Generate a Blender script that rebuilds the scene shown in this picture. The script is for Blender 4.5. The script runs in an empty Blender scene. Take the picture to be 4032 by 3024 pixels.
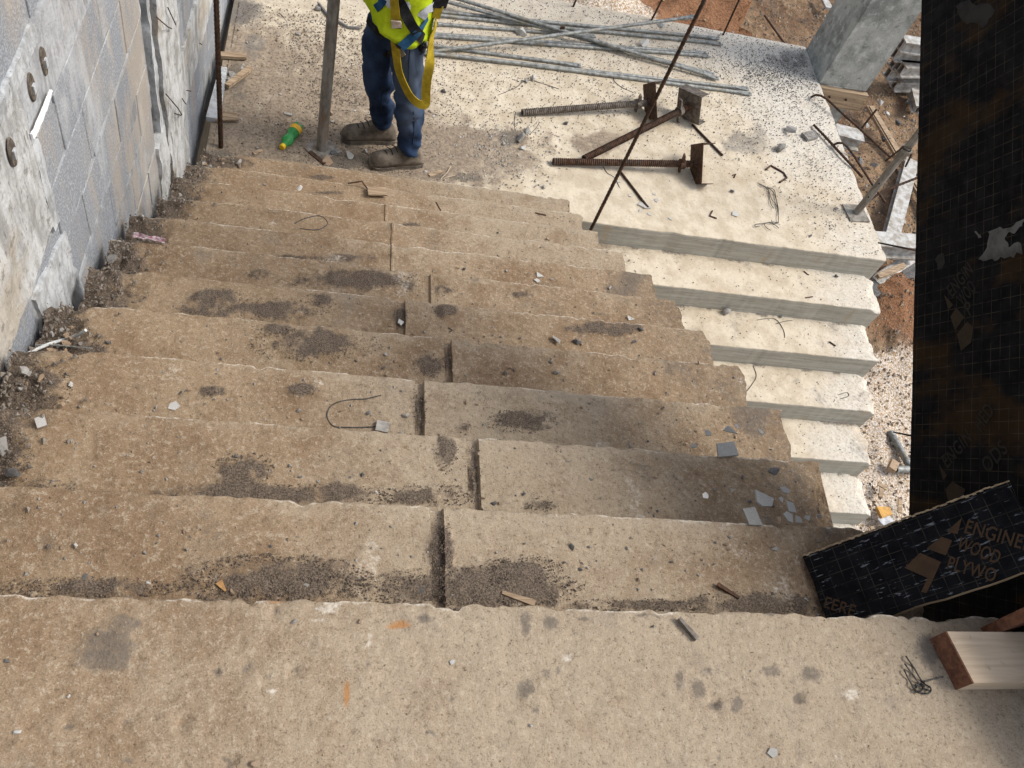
import bpy, bmesh, math, random
import numpy as np
from mathutils import Vector, Matrix, Quaternion, Euler
from mathutils.bvhtree import BVHTree
random.seed(7); RNG = np.random.default_rng(7)
SC = bpy.context.scene
COL = SC.collection

# ------------------------------------------------------------------ camera
CAM = np.array([0.0, 0.0, 1.55])
AR = np.array([0.96995506, -0.05788443, 0.23629764])     # right
AU = np.array([-0.08180854, 0.83711731, 0.5408715])      # up
AF = np.array([0.22911688, 0.54395221, -0.80723073])     # forward
FPX = 3481.9
cd = bpy.data.cameras.new('camera'); cam = bpy.data.objects.new('camera', cd); COL.objects.link(cam)
cd.sensor_fit = 'HORIZONTAL'; cd.sensor_width = 36.0; cd.lens = FPX / 4032 * 36
cd.clip_start = 0.05; cd.clip_end = 1000
m = Matrix.Identity(4)
for i in range(3):
    m[i][0] = AR[i]; m[i][1] = AU[i]; m[i][2] = -AF[i]; m[i][3] = CAM[i]
cam.matrix_world = m
SC.camera = cam

# ------------------------------------------------------------------ light
SUN_EL, SUN_AZ = math.radians(50), math.radians(92)      # azimuth from +y towards +x
w = bpy.data.worlds.new('World'); SC.world = w; w.use_nodes = True
nt = w.node_tree
sky = nt.nodes.new('ShaderNodeTexSky'); sky.sky_type = 'NISHITA'; sky.sun_disc = False
sky.sun_elevation = SUN_EL; sky.sun_rotation = SUN_AZ; sky.air_density = 1.0; sky.dust_density = 3.0; sky.ozone_density = 1.0
hs = nt.nodes.new('ShaderNodeHueSaturation'); hs.inputs['Saturation'].default_value = 0.55
nt.links.new(sky.outputs[0], hs.inputs['Color'])
nt.links.new(hs.outputs[0], nt.nodes['Background'].inputs[0]); nt.nodes['Background'].inputs[1].default_value = 0.125
sd = bpy.data.lights.new('sun', 'SUN'); sd.energy = 1.5; sd.angle = math.radians(20); sd.color = (1.0, 0.95, 0.87)
sun = bpy.data.objects.new('sun', sd); COL.objects.link(sun)
sdir = Vector((math.sin(SUN_AZ) * math.cos(SUN_EL), math.cos(SUN_AZ) * math.cos(SUN_EL), math.sin(SUN_EL)))
sun.rotation_euler = sdir.to_track_quat('Z', 'Y').to_euler()
SC.view_settings.view_transform = 'Standard'; SC.view_settings.look = 'None'
SC.view_settings.gamma = 1.0; SC.view_settings.use_curve_mapping = False
SC.view_settings.exposure = 0.80

# ------------------------------------------------------------------ measuring helpers
def ray(px, py):
    d = AR * ((px - 2016) / FPX) - AU * ((py - 1512) / FPX) + AF
    return d
def onz(px, py, z):
    d = ray(px, py); return CAM + d * ((z - CAM[2]) / d[2])
def ony(px, py, y):
    d = ray(px, py); return CAM + d * ((y - CAM[1]) / d[1])
def onx(px, py, x):
    d = ray(px, py); return CAM + d * ((x - CAM[0]) / d[0])
def V(a): return Vector((float(a[0]), float(a[1]), float(a[2])))
def depth(P): return float(np.dot(np.array(P) - CAM, AF))

# numpy noise
def _hash(ix, iy, seed):
    n = (ix.astype(np.int64) * 374761393 + iy.astype(np.int64) * 668265263 + seed * 1442695041) & 0x7fffffff
    n = ((n ^ (n >> 13)) * 1274126177) & 0x7fffffff
    return ((n ^ (n >> 16)) & 0xffff) / 65535.0
def vn(x, y, seed=0):
    x = np.asarray(x, float); y = np.asarray(y, float)
    ix = np.floor(x); iy = np.floor(y); fx = x - ix; fy = y - iy
    fx = fx * fx * (3 - 2 * fx); fy = fy * fy * (3 - 2 * fy)
    a = _hash(ix, iy, seed); b = _hash(ix + 1, iy, seed); c = _hash(ix, iy + 1, seed); d = _hash(ix + 1, iy + 1, seed)
    return (a * (1 - fx) + b * fx) * (1 - fy) + (c * (1 - fx) + d * fx) * fy
def fbm(x, y, seed=0, o=4):
    s = 0; a = .5; t = 0
    for k in range(o):
        s = s + a * vn(np.asarray(x) * 2 ** k, np.asarray(y) * 2 ** k, seed + k * 17); t += a; a *= .5
    return s / t
def sstep(e0, e1, x):
    t = np.clip((x - e0) / (e1 - e0), 0, 1); return t * t * (3 - 2 * t)

# ------------------------------------------------------------------ object helpers
def link(o): COL.objects.link(o); return o
def tag(o, label=None, cat=None, group=None, kind=None):
    if label: o['label'] = label
    if cat: o['category'] = cat
    if group: o['group'] = group
    if kind: o['kind'] = kind
    return o
def thing(name, label, cat, loc=(0, 0, 0), group=None):
    o = bpy.data.objects.new(name, None); link(o); o.location = loc; o.empty_display_size = .05
    bpy.context.view_layer.update()
    return tag(o, label, cat, group)
def put(name, me, mat=None, parent=None):
    o = bpy.data.objects.new(name, me); link(o)
    if mat is not None and len(me.materials) == 0: me.materials.append(mat)
    if parent is not None:
        o.parent = parent; o.matrix_parent_inverse = Matrix.Translation(-Vector(abs_loc(parent)))
    return o
def abs_loc(o):
    l = Vector(o.location); p = o.parent
    return l if p is None else (p.location + l if o.matrix_parent_inverse == Matrix.Identity(4) else l)
def mesh(name, vs, fs, smooth=False):
    me = bpy.data.meshes.new(name)
    me.from_pydata([tuple(map(float, v)) for v in vs], [], [tuple(map(int, f)) for f in fs]); me.update()
    if smooth: me.shade_smooth()
    return me
def from_bm(name, bm, smooth=False):
    me = bpy.data.meshes.new(name); bm.normal_update(); bm.to_mesh(me); bm.free()
    if smooth: me.shade_smooth()
    return me
def attr(me, name, arr):
    a = me.attributes.new(name, 'FLOAT', 'POINT'); a.data.foreach_set('value', np.asarray(arr, np.float32))
def frame_of(d, hint=(0, 0, 1)):
    z = Vector(d).normalized(); h = Vector(hint)
    if abs(z.dot(h)) > .98: h = Vector((1, 0, 0))
    x = h.cross(z).normalized(); y = z.cross(x)
    return x, y, z
class MB:
    """collects boxes, tubes and prisms into one mesh"""
    def __init__(s): s.v = []; s.f = []
    def add(s, vs, fs):
        n = len(s.v); s.v += [tuple(map(float, q)) for q in vs]; s.f += [tuple(i + n for i in f) for f in fs]; return s
    def box(s, c, ax, h):
        c = Vector(c); x, y, z = [Vector(a).normalized() for a in ax]
        vs = [c + x * (h[0] * i) + y * (h[1] * j) + z * (h[2] * k) for i in (-1, 1) for j in (-1, 1) for k in (-1, 1)]
        return s.add(vs, [(0, 1, 3, 2), (4, 6, 7, 5), (0, 4, 5, 1), (2, 3, 7, 6), (0, 2, 6, 4), (1, 5, 7, 3)])
    def tube(s, pts, r, n=8, cap=True, flat=None):
        pts = [Vector(p) for p in pts]; k = len(pts)
        rs = r if isinstance(r, (list, tuple)) else [r] * k
        vs = []; fs = []
        px = None
        for i, p in enumerate(pts):
            d = (pts[min(i + 1, k - 1)] - pts[max(i - 1, 0)])
            if px is None: x, y, z = frame_of(d)
            else:
                z = d.normalized(); y = z.cross(px).normalized(); x = y.cross(z)
            px = x
            for j in range(n):
                a = 2 * math.pi * j / n
                vs.append(p + x * (math.cos(a) * rs[i]) + y * (math.sin(a) * rs[i]))
        for i in range(k - 1):
            for j in range(n):
                fs.append((i * n + j, i * n + (j + 1) % n, (i + 1) * n + (j + 1) % n, (i + 1) * n + j))
        if cap:
            fs.append(tuple(reversed(range(n)))); fs.append(tuple((k - 1) * n + j for j in range(n)))
        return s.add(vs, fs)
    def prism(s, poly, d):
        """poly: list of 3D points (ccw), d: extrusion vector"""
        n = len(poly); d = Vector(d); a = [Vector(p) for p in poly]; b = [p + d for p in a]
        fs = [tuple(range(n)), tuple(reversed(range(n, 2 * n)))] + [(i, i + n, (i + 1) % n + n, (i + 1) % n) for i in range(n)]
        return s.add(a + b, fs)
    def build(s, name, mat, parent=None, smooth=False):
        me = mesh(name, s.v, s.f); 
        bm = bmesh.new(); bm.from_mesh(me); bmesh.ops.recalc_face_normals(bm, faces=bm.faces); bm.to_mesh(me); bm.free()
        if smooth:
            me.shade_smooth(); me.set_sharp_from_angle(angle=math.radians(40))
        return put(name, me, mat, parent)

# ------------------------------------------------------------------ materials
class NT:
    def __init__(s, name):
        s.m = bpy.data.materials.new(name); s.m.use_nodes = True; s.t = s.m.node_tree
        s.b = s.t.nodes['Principled BSDF']; s.tc = s.t.nodes.new('ShaderNodeTexCoord'); s.src = s.tc.outputs['Object']
    def n(s, ty, **k):
        q = s.t.nodes.new(ty)
        for a, b in k.items(): setattr(q, a, b)
        return q
    def l(s, a, b): s.t.links.new(a, b)
    def setin(s, sock, v):
        if isinstance(v, bpy.types.NodeSocket): s.l(v, sock)
        elif isinstance(v, (tuple, list)): sock.default_value = tuple(v) + ((1,) if len(v) == 3 and sock.type == 'RGBA' else ())
        else: sock.default_value = v
    def noise(s, scale, detail=4, rough=.6, src=None, stretch=None, dist=0):
        q = s.n('ShaderNodeTexNoise'); q.inputs['Scale'].default_value = scale; q.inputs['Detail'].default_value = detail
        q.inputs['Roughness'].default_value = rough; q.inputs['Distortion'].default_value = dist
        c = src or s.src
        if stretch:
            mp = s.n('ShaderNodeMapping'); mp.inputs['Scale'].default_value = stretch; s.l(c, mp.inputs[0]); c = mp.outputs[0]
        s.l(c, q.inputs['Vector']); return q.outputs['Fac']
    def vor(s, scale, feature='F1', out='Distance', rnd=1.0):
        q = s.n('ShaderNodeTexVoronoi', feature=feature); q.inputs['Scale'].default_value = scale; q.inputs['Randomness'].default_value = rnd
        s.l(s.src, q.inputs['Vector']); return q.outputs[out]
    def ramp(s, fac, lo, hi, a=0.0, b=1.0):
        q = s.n('ShaderNodeMapRange'); q.interpolation_type = 'SMOOTHSTEP'
        for i, v in zip(('From Min', 'From Max', 'To Min', 'To Max'), (lo, hi, a, b)): q.inputs[i].default_value = v
        s.setin(q.inputs['Value'], fac); return q.outputs[0]
    def mix(s, fac, a, b, mode='MIX'):
        q = s.n('ShaderNodeMix', data_type='RGBA', blend_type=mode)
        s.setin(q.inputs['Factor'], fac); s.setin(q.inputs['A'] if False else q.inputs[6], a); s.setin(q.inputs[7], b); return q.outputs[2]
    def math(s, op, a, b=0.0, c=None):
        q = s.n('ShaderNodeMath', operation=op); s.setin(q.inputs[0], a); s.setin(q.inputs[1], b)
        if c is not None: s.setin(q.inputs[2], c)
        return q.outputs[0]
    def at(s, name):
        q = s.n('ShaderNodeAttribute', attribute_name=name); return q.outputs['Fac']
    def rand(s):
        return s.n('ShaderNodeObjectInfo').outputs['Random']
    def bump(s, h, strength=.5, dist=.01, prev=None):
        q = s.n('ShaderNodeBump'); q.inputs['Strength'].default_value = strength; q.inputs['Distance'].default_value = dist
        s.l(h, q.inputs['Height'])
        if prev is not None: s.l(prev, q.inputs['Normal'])
        return q.outputs[0]
    def out(s, col, rough=.9, normal=None, metal=0.0, spec=.3):
        s.setin(s.b.inputs['Base Color'], col); s.setin(s.b.inputs['Roughness'], rough); s.setin(s.b.inputs['Metallic'], metal)
        s.b.inputs['Specular IOR Level'].default_value = spec
        if normal is not None: s.l(normal, s.b.inputs['Normal'])
        return s.m

def mat_stair():
    s = NT('dusty_concrete')
    a = s.noise(2.2, 5); f = s.noise(9, 7, .7); g = s.noise(75, 6, .8); h = s.noise(300, 4, .75)
    c = s.mix(s.ramp(s.math('ADD', s.math('MULTIPLY', a, .5), s.math('MULTIPLY', f, .5)), .36, .64), (.33, .225, .14), (.48, .365, .245))
    c = s.mix(s.ramp(s.math('ADD', s.at('pale'), s.math('MULTIPLY', s.math('SUBTRACT', f, .5), 1.3)), .05, 1.05, 0, .85), c, (.60, .51, .39))
    c = s.mix(s.ramp(g, .51, .64, 0, .55), c, (.74, .65, .52))
    c = s.mix(s.ramp(g, .47, .34, 0, .55), c, (.15, .108, .073))
    c = s.mix(s.ramp(h, .45, .28, 0, .65), c, (.12, .092, .068))  # pits darkened: dust, and relief shade put into the colour
    c = s.mix(s.ramp(h, .55, .70, 0, .50), c, (.70, .62, .50))
    c = s.mix(s.ramp(s.noise(4.3, 6, .65), .56, .74, 0, .35), c, (.27, .165, .085))
    c = s.mix(s.ramp(s.noise(6.1, 7, .75), .54, .74, 0, .55), c, (.27, .25, .22))
    c = s.mix(1.0, c, (.60, .58, .555), 'MULTIPLY')
    gm = s.ramp(s.math('ADD', s.math('MULTIPLY', s.at('grit'), .85), s.math('MULTIPLY', s.math('SUBTRACT', s.noise(48, 6, .75), .5), 1.7)), .18, .68, 0, .92)
    gc = s.mix(s.ramp(s.noise(260, 3), .35, .65), (.055, .042, .033), (.175, .138, .108))
    c = s.mix(gm, c, gc)
    sm = s.ramp(s.math('ADD', s.at('stain'), s.math('MULTIPLY', s.math('SUBTRACT', s.noise(70, 6, .75), .5), 2.0)), .3, 1.1, 0, .75)
    c = s.mix(sm, c, (.115, .10, .085))
    c = s.mix(s.ramp(s.at('rust'), .2, .9, 0, .75), c, (.36, .16, .045))
    c = s.mix(s.ramp(s.math('ADD', s.at('lime'), s.math('MULTIPLY', s.math('SUBTRACT', s.noise(80, 6, .75), .5), 2.4)), .5, 1.3, 0, .8), c, (.64, .59, .51))  # white marks, plus the nosing highlight put into the colour
    n = s.bump(s.noise(26, 4, .5), .5, .010)
    n = s.bump(s.noise(75, 5, .65), .6, .0055, n); n = s.bump(h, .45, .0014, n)
    n = s.bump(s.math('MULTIPLY', s.noise(300, 2), gm), .6, .003, n)
    return s.out(c, .95, n, spec=.15)

def mat_landing():
    s = NT('pale_landing_concrete')
    a = s.noise(1.6, 5); f = s.noise(8, 6, .65); g = s.noise(60, 4, .7)
    c = s.mix(s.ramp(f, .38, .62), (.47, .40, .30), (.585, .515, .405))
    c = s.mix(s.at('pale'), c, s.mix(s.ramp(g, .4, .6), (.50, .465, .40), (.62, .59, .535)))
    c = s.mix(s.ramp(a, .55, .70, 0, .45), c, (.43, .33, .215))
    c = s.mix(s.ramp(g, .44, .30, 0, .6), c, (.28, .22, .155))
    d = s.ramp(s.math('ADD', s.at('dust'), s.math('MULTIPLY', s.math('SUBTRACT', s.noise(10, 8, .8), .5), 2.4)), .15, .95, 0, .9)
    c = s.mix(d, c, s.mix(s.ramp(g, .35, .65), (.15, .115, .085), (.285, .225, .165)))
    v = s.vor(42); sp = s.ramp(s.math('ADD', v, s.math('MULTIPLY', s.noise(70, 3), .25)), .40, .22)
    k = s.ramp(s.math('ADD', s.at('speck'), s.math('MULTIPLY', s.math('SUBTRACT', s.noise(9, 4), .5), 1.6)), .2, .7)
    c = s.mix(s.math('MULTIPLY', sp, s.math('MULTIPLY', k, .6)), c, (.21, .195, .175))
    gm = s.ramp(s.math('ADD', s.at('grit'), s.math('MULTIPLY', s.math('SUBTRACT', s.noise(48, 6, .75), .5), 1.9)), .3, .9, 0, .85)
    c = s.mix(gm, c, s.mix(s.ramp(s.noise(200, 2), .35, .7), (.09, .075, .06), (.22, .19, .155)))
    c = s.mix(s.ramp(s.math('ADD', s.at('stain'), s.math('MULTIPLY', s.math('SUBTRACT', s.noise(34, 7, .8), .5), 2.2)), .35, 1.2, 0, .7), c, (.16, .15, .14))
    n = s.bump(s.noise(22, 4, .5), .45, .010); n = s.bump(g, .5, .004, n)
    n = s.bump(s.noise(220, 2), .3, .0012, n)
    return s.out(c, .95, n, spec=.15)

def mat_riser():
    s = NT('grey_formed_concrete')
    st = s.noise(6, 5, .65, stretch=(.6, 1, 9)); g = s.noise(60, 4, .7)
    c = s.mix(s.ramp(st, .35, .65), (.30, .285, .24), (.40, .385, .335))
    c = s.mix(s.ramp(s.noise(5, 4, .6, stretch=(1, 1, .4)), .60, .72, 0, .6), c, (.34, .25, .14))
    c = s.mix(s.ramp(g, .42, .30, 0, .5), c, (.14, .135, .12))
    n = s.bump(st, .2, .003); n = s.bump(g, .3, .003, n)
    return s.out(c, .85, n, spec=.25)

def mat_block():
    s = NT('grey_concrete_block')
    r = s.rand()
    g = s.noise(150, 3, .75); a = s.noise(5, 5, .65, stretch=(1, 1, .35))
    c = s.mix(r, (.31, .33, .36), (.39, .41, .435))
    c = s.mix(s.ramp(g, .44, .60), s.mix(.55, c, (.13, .14, .155)), c)
    c = s.mix(s.ramp(g, .60, .74, 0, .6), c, (.54, .56, .59))
    c = s.mix(s.ramp(a, .52, .70, 0, .6), c, (.54, .55, .555))
    sp = s.n('ShaderNodeSeparateXYZ'); s.l(s.src, sp.inputs[0])
    band = s.math('MULTIPLY', s.ramp(sp.outputs[1], 2.35, 2.75), s.ramp(sp.outputs[1], 3.4, 3.2))
    c = s.mix(s.math('MULTIPLY', s.ramp(s.math('ADD', s.noise(2.3, 6, .65, stretch=(1, 2.2, .45)), s.math('MULTIPLY', band, .13)), .53, .70), .52), c, (.47, .39, .29))
    n = s.bump(g, .7, .004); n = s.bump(s.noise(30, 4), .4, .008, n)
    return s.out(c, .95, n, spec=.15)

def mat_render(name='splashed_white_concrete', lo=(.31, .31, .30), hi=(.54, .55, .55), warm=(.46, .39, .29), wamt=.55, grey=.85):
    s = NT(name)
    st = s.noise(11, 6, .7, stretch=(1, 1.5, .45)); g = s.noise(70, 4, .7); b = s.noise(3, 4)
    c = s.mix(s.ramp(st, .36, .60), lo, hi)
    c = s.mix(s.ramp(b, .53, .66, 0, wamt), c, warm)
    c = s.mix(s.ramp(s.noise(24, 6, .75), .54, .66, 0, grey), c, (.22, .21, .19))
    c = s.mix(s.ramp(s.noise(38, 4, .7, stretch=(1, 1, .3)), .60, .68, 0, .7), c, (.13, .12, .105))
    c = s.mix(s.ramp(g, .42, .30, 0, .5), c, (.24, .225, .20))
    n = s.bump(s.noise(16, 5, .65), .6, .015); n = s.bump(g, .6, .005, n)
    return s.out(c, .92, n, spec=.2)

def mat_column():
    s = NT('weathered_column_concrete')
    a = s.noise(5, 6, .65); g = s.noise(60, 4, .7); b = s.noise(14, 5, .7)
    c = s.mix(s.ramp(a, .38, .62), (.20, .215, .205), (.36, .375, .36))
    c = s.mix(s.ramp(b, .52, .68, 0, .7), c, (.50, .52, .51))
    c = s.mix(s.ramp(b, .44, .34, 0, .6), c, (.12, .125, .12))
    n = s.bump(b, .5, .01); n = s.bump(g, .6, .005, n)
    return s.out(c, .9, n, spec=.25)

def mat_simple(name, col, col2=None, scale=20, rough=.8, metal=0, bump=.3, dist=.003, spec=.3, rnd=0.0, stretch=None):
    s = NT(name); g = s.noise(scale, 5, .65, stretch=stretch); col2 = col2 or tuple(x * .55 for x in col)
    c = s.mix(s.ramp(g, .36, .64), col2, col)
    if rnd: c = s.mix(s.math('MULTIPLY', s.rand(), rnd), c, tuple(min(1, x * 1.9 + .04) for x in col))
    n = s.bump(g, bump, dist)
    return s.out(c, rough, n, metal, spec)

def mat_rust(name='rusty_steel', dark=.6):
    s = NT(name); g = s.noise(45, 5, .7); h = s.noise(9, 4)
    c = s.mix(s.ramp(g, .35, .65), (.055 * dark, .034 * dark, .024 * dark), (.20 * dark, .105 * dark, .062 * dark))
    c = s.mix(s.ramp(h, .52, .66, 0, .6), c, (.12 * dark, .105 * dark, .09 * dark))
    return s.out(c, .75, s.bump(g, .5, .002), .25, .3)

def mat_galv():
    s = NT('weathered_galvanised_steel'); g = s.noise(30, 5, .7); h = s.noise(7, 4)
    c = s.mix(s.ramp(g, .35, .65), (.14, .145, .14), (.33, .34, .325))
    c = s.mix(s.ramp(h, .55, .68, 0, .5), c, (.25, .21, .14))
    return s.out(c, .6, s.bump(g, .3, .002), .4, .4)

def mat_prop():
    s = NT('cement_stained_prop_steel'); g = s.noise(24, 5, .7, stretch=(1, 1, .3)); h = s.noise(6, 4, stretch=(1, 1, .4))
    c = s.mix(s.ramp(g, .35, .65), (.13, .115, .095), (.29, .275, .245))
    c = s.mix(s.ramp(h, .54, .66, 0, .6), c, (.20, .12, .07))
    return s.out(c, .7, s.bump(g, .4, .002), .15, .35)

def mat_soil():
    s = NT('red_brown_soil'); a = s.noise(1.1, 6, .65); g = s.noise(14, 5, .7); h = s.noise(60, 4, .7)
    c = s.mix(s.ramp(a, .38, .62), (.17, .11, .068), (.36, .25, .155))
    c = s.mix(s.ramp(g, .36, .62), s.mix(.55, c, (.08, .055, .04)), c)
    c = s.mix(s.ramp(s.noise(2.7, 4), .56, .68, 0, .6), c, (.115, .10, .085))
    c = s.mix(s.math('MULTIPLY', s.ramp(s.math('ADD', s.at('pale'), s.math('MULTIPLY', s.math('SUBTRACT', g, .5), 1.5)), .3, .7), .9), c, s.mix(s.ramp(h, .38, .60), (.42, .27, .14), (.80, .74, .66)))
    c = s.mix(s.math('MULTIPLY', s.ramp(s.math('ADD', s.at('red'), s.math('MULTIPLY', s.math('SUBTRACT', g, .5), .8)), .3, .7), .8), c, s.mix(s.ramp(h, .36, .62), (.20, .095, .05), (.36, .185, .10)))
    n = s.bump(g, .8, .05); n = s.bump(h, .7, .015, n)
    return s.out(c, .98, n, spec=.1)

def mat_ply(name, worn, scr):
    """black phenolic film with a printed grid (local x, y), worn brown patches and scratches"""
    s = NT(name)
    sp = s.n('ShaderNodeSeparateXYZ'); s.l(s.src, sp.inputs[0])
    def grid(o, per, wd):
        return s.math('LESS_THAN', s.math('ABSOLUTE', s.math('SUBTRACT', s.math('FRACT', s.math('MULTIPLY', o, 1 / per)), .5)), wd)
    gl = s.math('MAXIMUM', grid(sp.outputs[0], .0275, .028), grid(sp.outputs[1], .0275, .028))
    gl = s.math('MULTIPLY', gl, s.ramp(s.noise(18, 3), .40, .60, .15, .9))
    c = s.mix(s.ramp(s.noise(30, 4), .35, .7), (.0045, .0048, .006), (.010, .010, .0115))
    wm = s.ramp(s.noise(5.5, 6, .62, stretch=(1, .55, 1)), worn[0], worn[1])
    c = s.mix(wm, c, s.mix(s.noise(9, 4), (.016, .010, .006), (.036, .021, .010)))
    c = s.mix(s.math('MULTIPLY', gl, .6), c, (.075, .063, .045))
    if scr:
        a1 = s.noise(40, 4, .65, stretch=(.5, 3.0, 1)); 
        c = s.mix(s.ramp(a1, .60, .66, 0, .8), c, (.19, .20, .215))
    n = s.bump(s.noise(40, 4), .2, .003)
    return s.out(c, s.ramp(s.noise(12, 3), .3, .7, .6, .95), n, spec=.07)

def mat_timber(name, a, b, stretch=(1, 22, 22), scale=3.0):
    s = NT(name); g = s.noise(scale, 6, .65, stretch=stretch, dist=.6); h = s.noise(40, 4)
    c = s.mix(s.ramp(g, .36, .64), a, b); c = s.mix(s.ramp(h, .60, .72, 0, .35), c, (.12, .085, .055))
    return s.out(c, .8, s.bump(g, .3, .003), spec=.25)

def mat_cloth(name, a, b, scale=9, weave=420, rough=.95, fade=None):
    s = NT(name); g = s.noise(scale, 5, .6); wv = s.noise(weave, 2)
    c = s.mix(s.ramp(g, .36, .64), a, b); 
    if fade: c = s.mix(s.ramp(s.at('fade'), .1, .9, 0, .7), c, fade)
    c = s.mix(s.ramp(wv, .3, .7, .25, 0), c, tuple(x * .4 for x in a))
    return s.out(c, rough, s.bump(wv, .3, .001), spec=.15)

def mat_bottle():
    s = NT('green_plastic'); b = s.b
    b.inputs['Base Color'].default_value = (.10, .55, .16, 1); b.inputs['Roughness'].default_value = .18
    b.inputs['Transmission Weight'].default_value = .55; b.inputs['IOR'].default_value = 1.3
    return s.m

M = dict(holedirt=mat_simple('dirt_in_tie_hole', (.16, .13, .10), (.06, .05, .042), 60, .95), limewhite=mat_simple('white_lime_mortar', (.85, .86, .86), (.80, .81, .82), 40, .9), stair=mat_stair(), landing=mat_landing(), riser=mat_riser(), block=mat_block(),  # tie hole shade and slit daylight are put into these first colours
    render=mat_render(), mortar=mat_render('rough_mortar', (.30, .31, .315), (.53, .55, .565), (.42, .37, .30), .4, .6),
    beam=mat_render('smooth_beam_concrete', (.28, .285, .295), (.45, .465, .48), (.45, .40, .34), .5, .3),
    beadgrey=mat_render('block_grey_mortar', (.26, .275, .29), (.42, .44, .46), (.36, .33, .28), .4, .5), joint=mat_render('grey_joint_mortar', (.20, .205, .21), (.36, .37, .375), (.30, .27, .22), .3, .6), column=mat_column(), rust=mat_rust(), rebar=mat_rust('rebar_steel', .42), galv=mat_galv(), prop=mat_prop(), soil=mat_soil(),
    ply=mat_ply('film_faced_plywood', (.50, .60), False), offcut=mat_ply('scuffed_film_plywood', (.64, .72), True),
    plyedge=mat_timber('plywood_edge', (.20, .14, .085), (.40, .30, .18)),
    timber=mat_timber('pale_timber', (.47, .36, .25), (.58, .46, .33)), redtimber=mat_timber('red_brown_timber', (.10, .045, .028), (.19, .085, .05)),
    planks=mat_timber('weathered_plank', (.22, .155, .10), (.42, .32, .215)),
    alu=mat_simple('cement_caked_aluminium', (.50, .50, .485), (.29, .265, .225), 14, .6, .3, .3, .004),
    stone=mat_simple('grey_stone', (.30, .285, .265), (.14, .13, .115), 60, .95, 0, .6, .004, rnd=.4),
    tanstone=mat_simple('dusty_tan_stone', (.33, .24, .16), (.17, .12, .08), 40, .95, 0, .6, .004, rnd=.3),
    whitestone=mat_simple('pale_cement_chip', (.52, .51, .485), (.30, .285, .26), 30, .9, 0, .4, .003, rnd=.1),
    shard=mat_simple('flat_cement_shard', (.33, .325, .305), (.20, .19, .17), 16, .85, 0, .3, .002, rnd=.15),
    darkstone=mat_simple('dark_grey_stone', (.135, .132, .13), (.06, .058, .056), 50, .85, 0, .6, .006, rnd=.4),
    grit=mat_simple('dark_grit', (.21, .165, .13), (.075, .06, .047), 200, .95, 0, .2, .002),
    rubble=mat_simple('crumbled_concrete', (.25, .215, .18), (.10, .085, .07), 60, .95, 0, .7, .006),
    chips=mat_simple('dark_aggregate_chips', (.23, .22, .21), (.10, .095, .09), 100, .95, 0, .2, .002),
    gravel=mat_simple('ground_gravel', (.42, .33, .23), (.15, .13, .115), 3.5, .95, 0, .3, .01),
    denim=mat_cloth('blue_denim', (.012, .022, .05), (.034, .062, .125), 7, fade=(.12, .155, .215)),
    seam=mat_simple('seam_thread', (.02, .03, .06), (.012, .02, .04), 90),
    vest=mat_cloth('high_visibility_fabric', (.42, .56, .012), (.60, .74, .03), 14), reflect=mat_simple('reflective_tape', (.52, .55, .60), (.40, .42, .46), 60, .4),
    black=mat_cloth('black_webbing', (.012, .012, .014), (.03, .03, .033), 30), blue=mat_cloth('blue_webbing', (.016, .06, .125), (.03, .10, .19), 30),
    yellow=mat_cloth('yellow_webbing', (.28, .20, .015), (.46, .34, .03), 18), buckle=mat_simple('pale_buckle', (.62, .52, .42), (.4, .33, .27), 40, .5),
    boot=mat_simple('dusty_boot_leather', (.22, .185, .145), (.085, .068, .052), 13, .85, 0, .4, .004), sole=mat_simple('boot_sole', (.18, .155, .125), (.08, .068, .055), 30),
    lace=mat_simple('dark_boot_lace', (.035, .03, .025), (.02, .018, .015), 60),
    skin=mat_simple('skin', (.20, .105, .065), (.16, .082, .05), 20, .55), shirt=mat_cloth('dark_work_shirt', (.03, .03, .035), (.06, .06, .07)),
    helmet=mat_simple('white_helmet_plastic', (.72, .72, .70), (.66, .66, .64), 8, .35), hair=mat_simple('black_hair', (.02, .016, .014), (.01, .008, .007), 60),
    bottle=mat_bottle(), cap=mat_simple('yellow_cap_plastic', (.78, .52, .01), (.70, .45, .01), 20, .4), blabel=mat_simple('orange_yellow_print', (.80, .33, .03), (.80, .52, .02), 60, .5),
    wire=mat_simple('tie_wire', (.10, .095, .09), (.055, .05, .045), 60, .6, .4), rope=mat_cloth('pale_twisted_cord', (.40, .41, .40), (.62, .63, .62), 40),
    print=mat_simple('worn_brown_print', (.062, .032, .012), (.045, .023, .010), 40, .7), panelprint=mat_simple('dim_brown_print', (.028, .017, .008), (.02, .012, .006), 40, .7), printdim=mat_simple('faded_olive_print', (.016, .013, .009), (.007, .0065, .006), 40, .7),
    paper=mat_simple('crumpled_wrapper', (.78, .76, .78), (.50, .20, .26), 90, .5), leaf=mat_simple('dry_leaf', (.42, .24, .09), (.26, .14, .06), 30, .8),
    orange=mat_simple('ochre_sacking', (.62, .36, .10), (.42, .24, .08), 18), sheetgrey=mat_simple('pale_grey_debris', (.55, .57, .60), (.32, .33, .34), 18))

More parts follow.
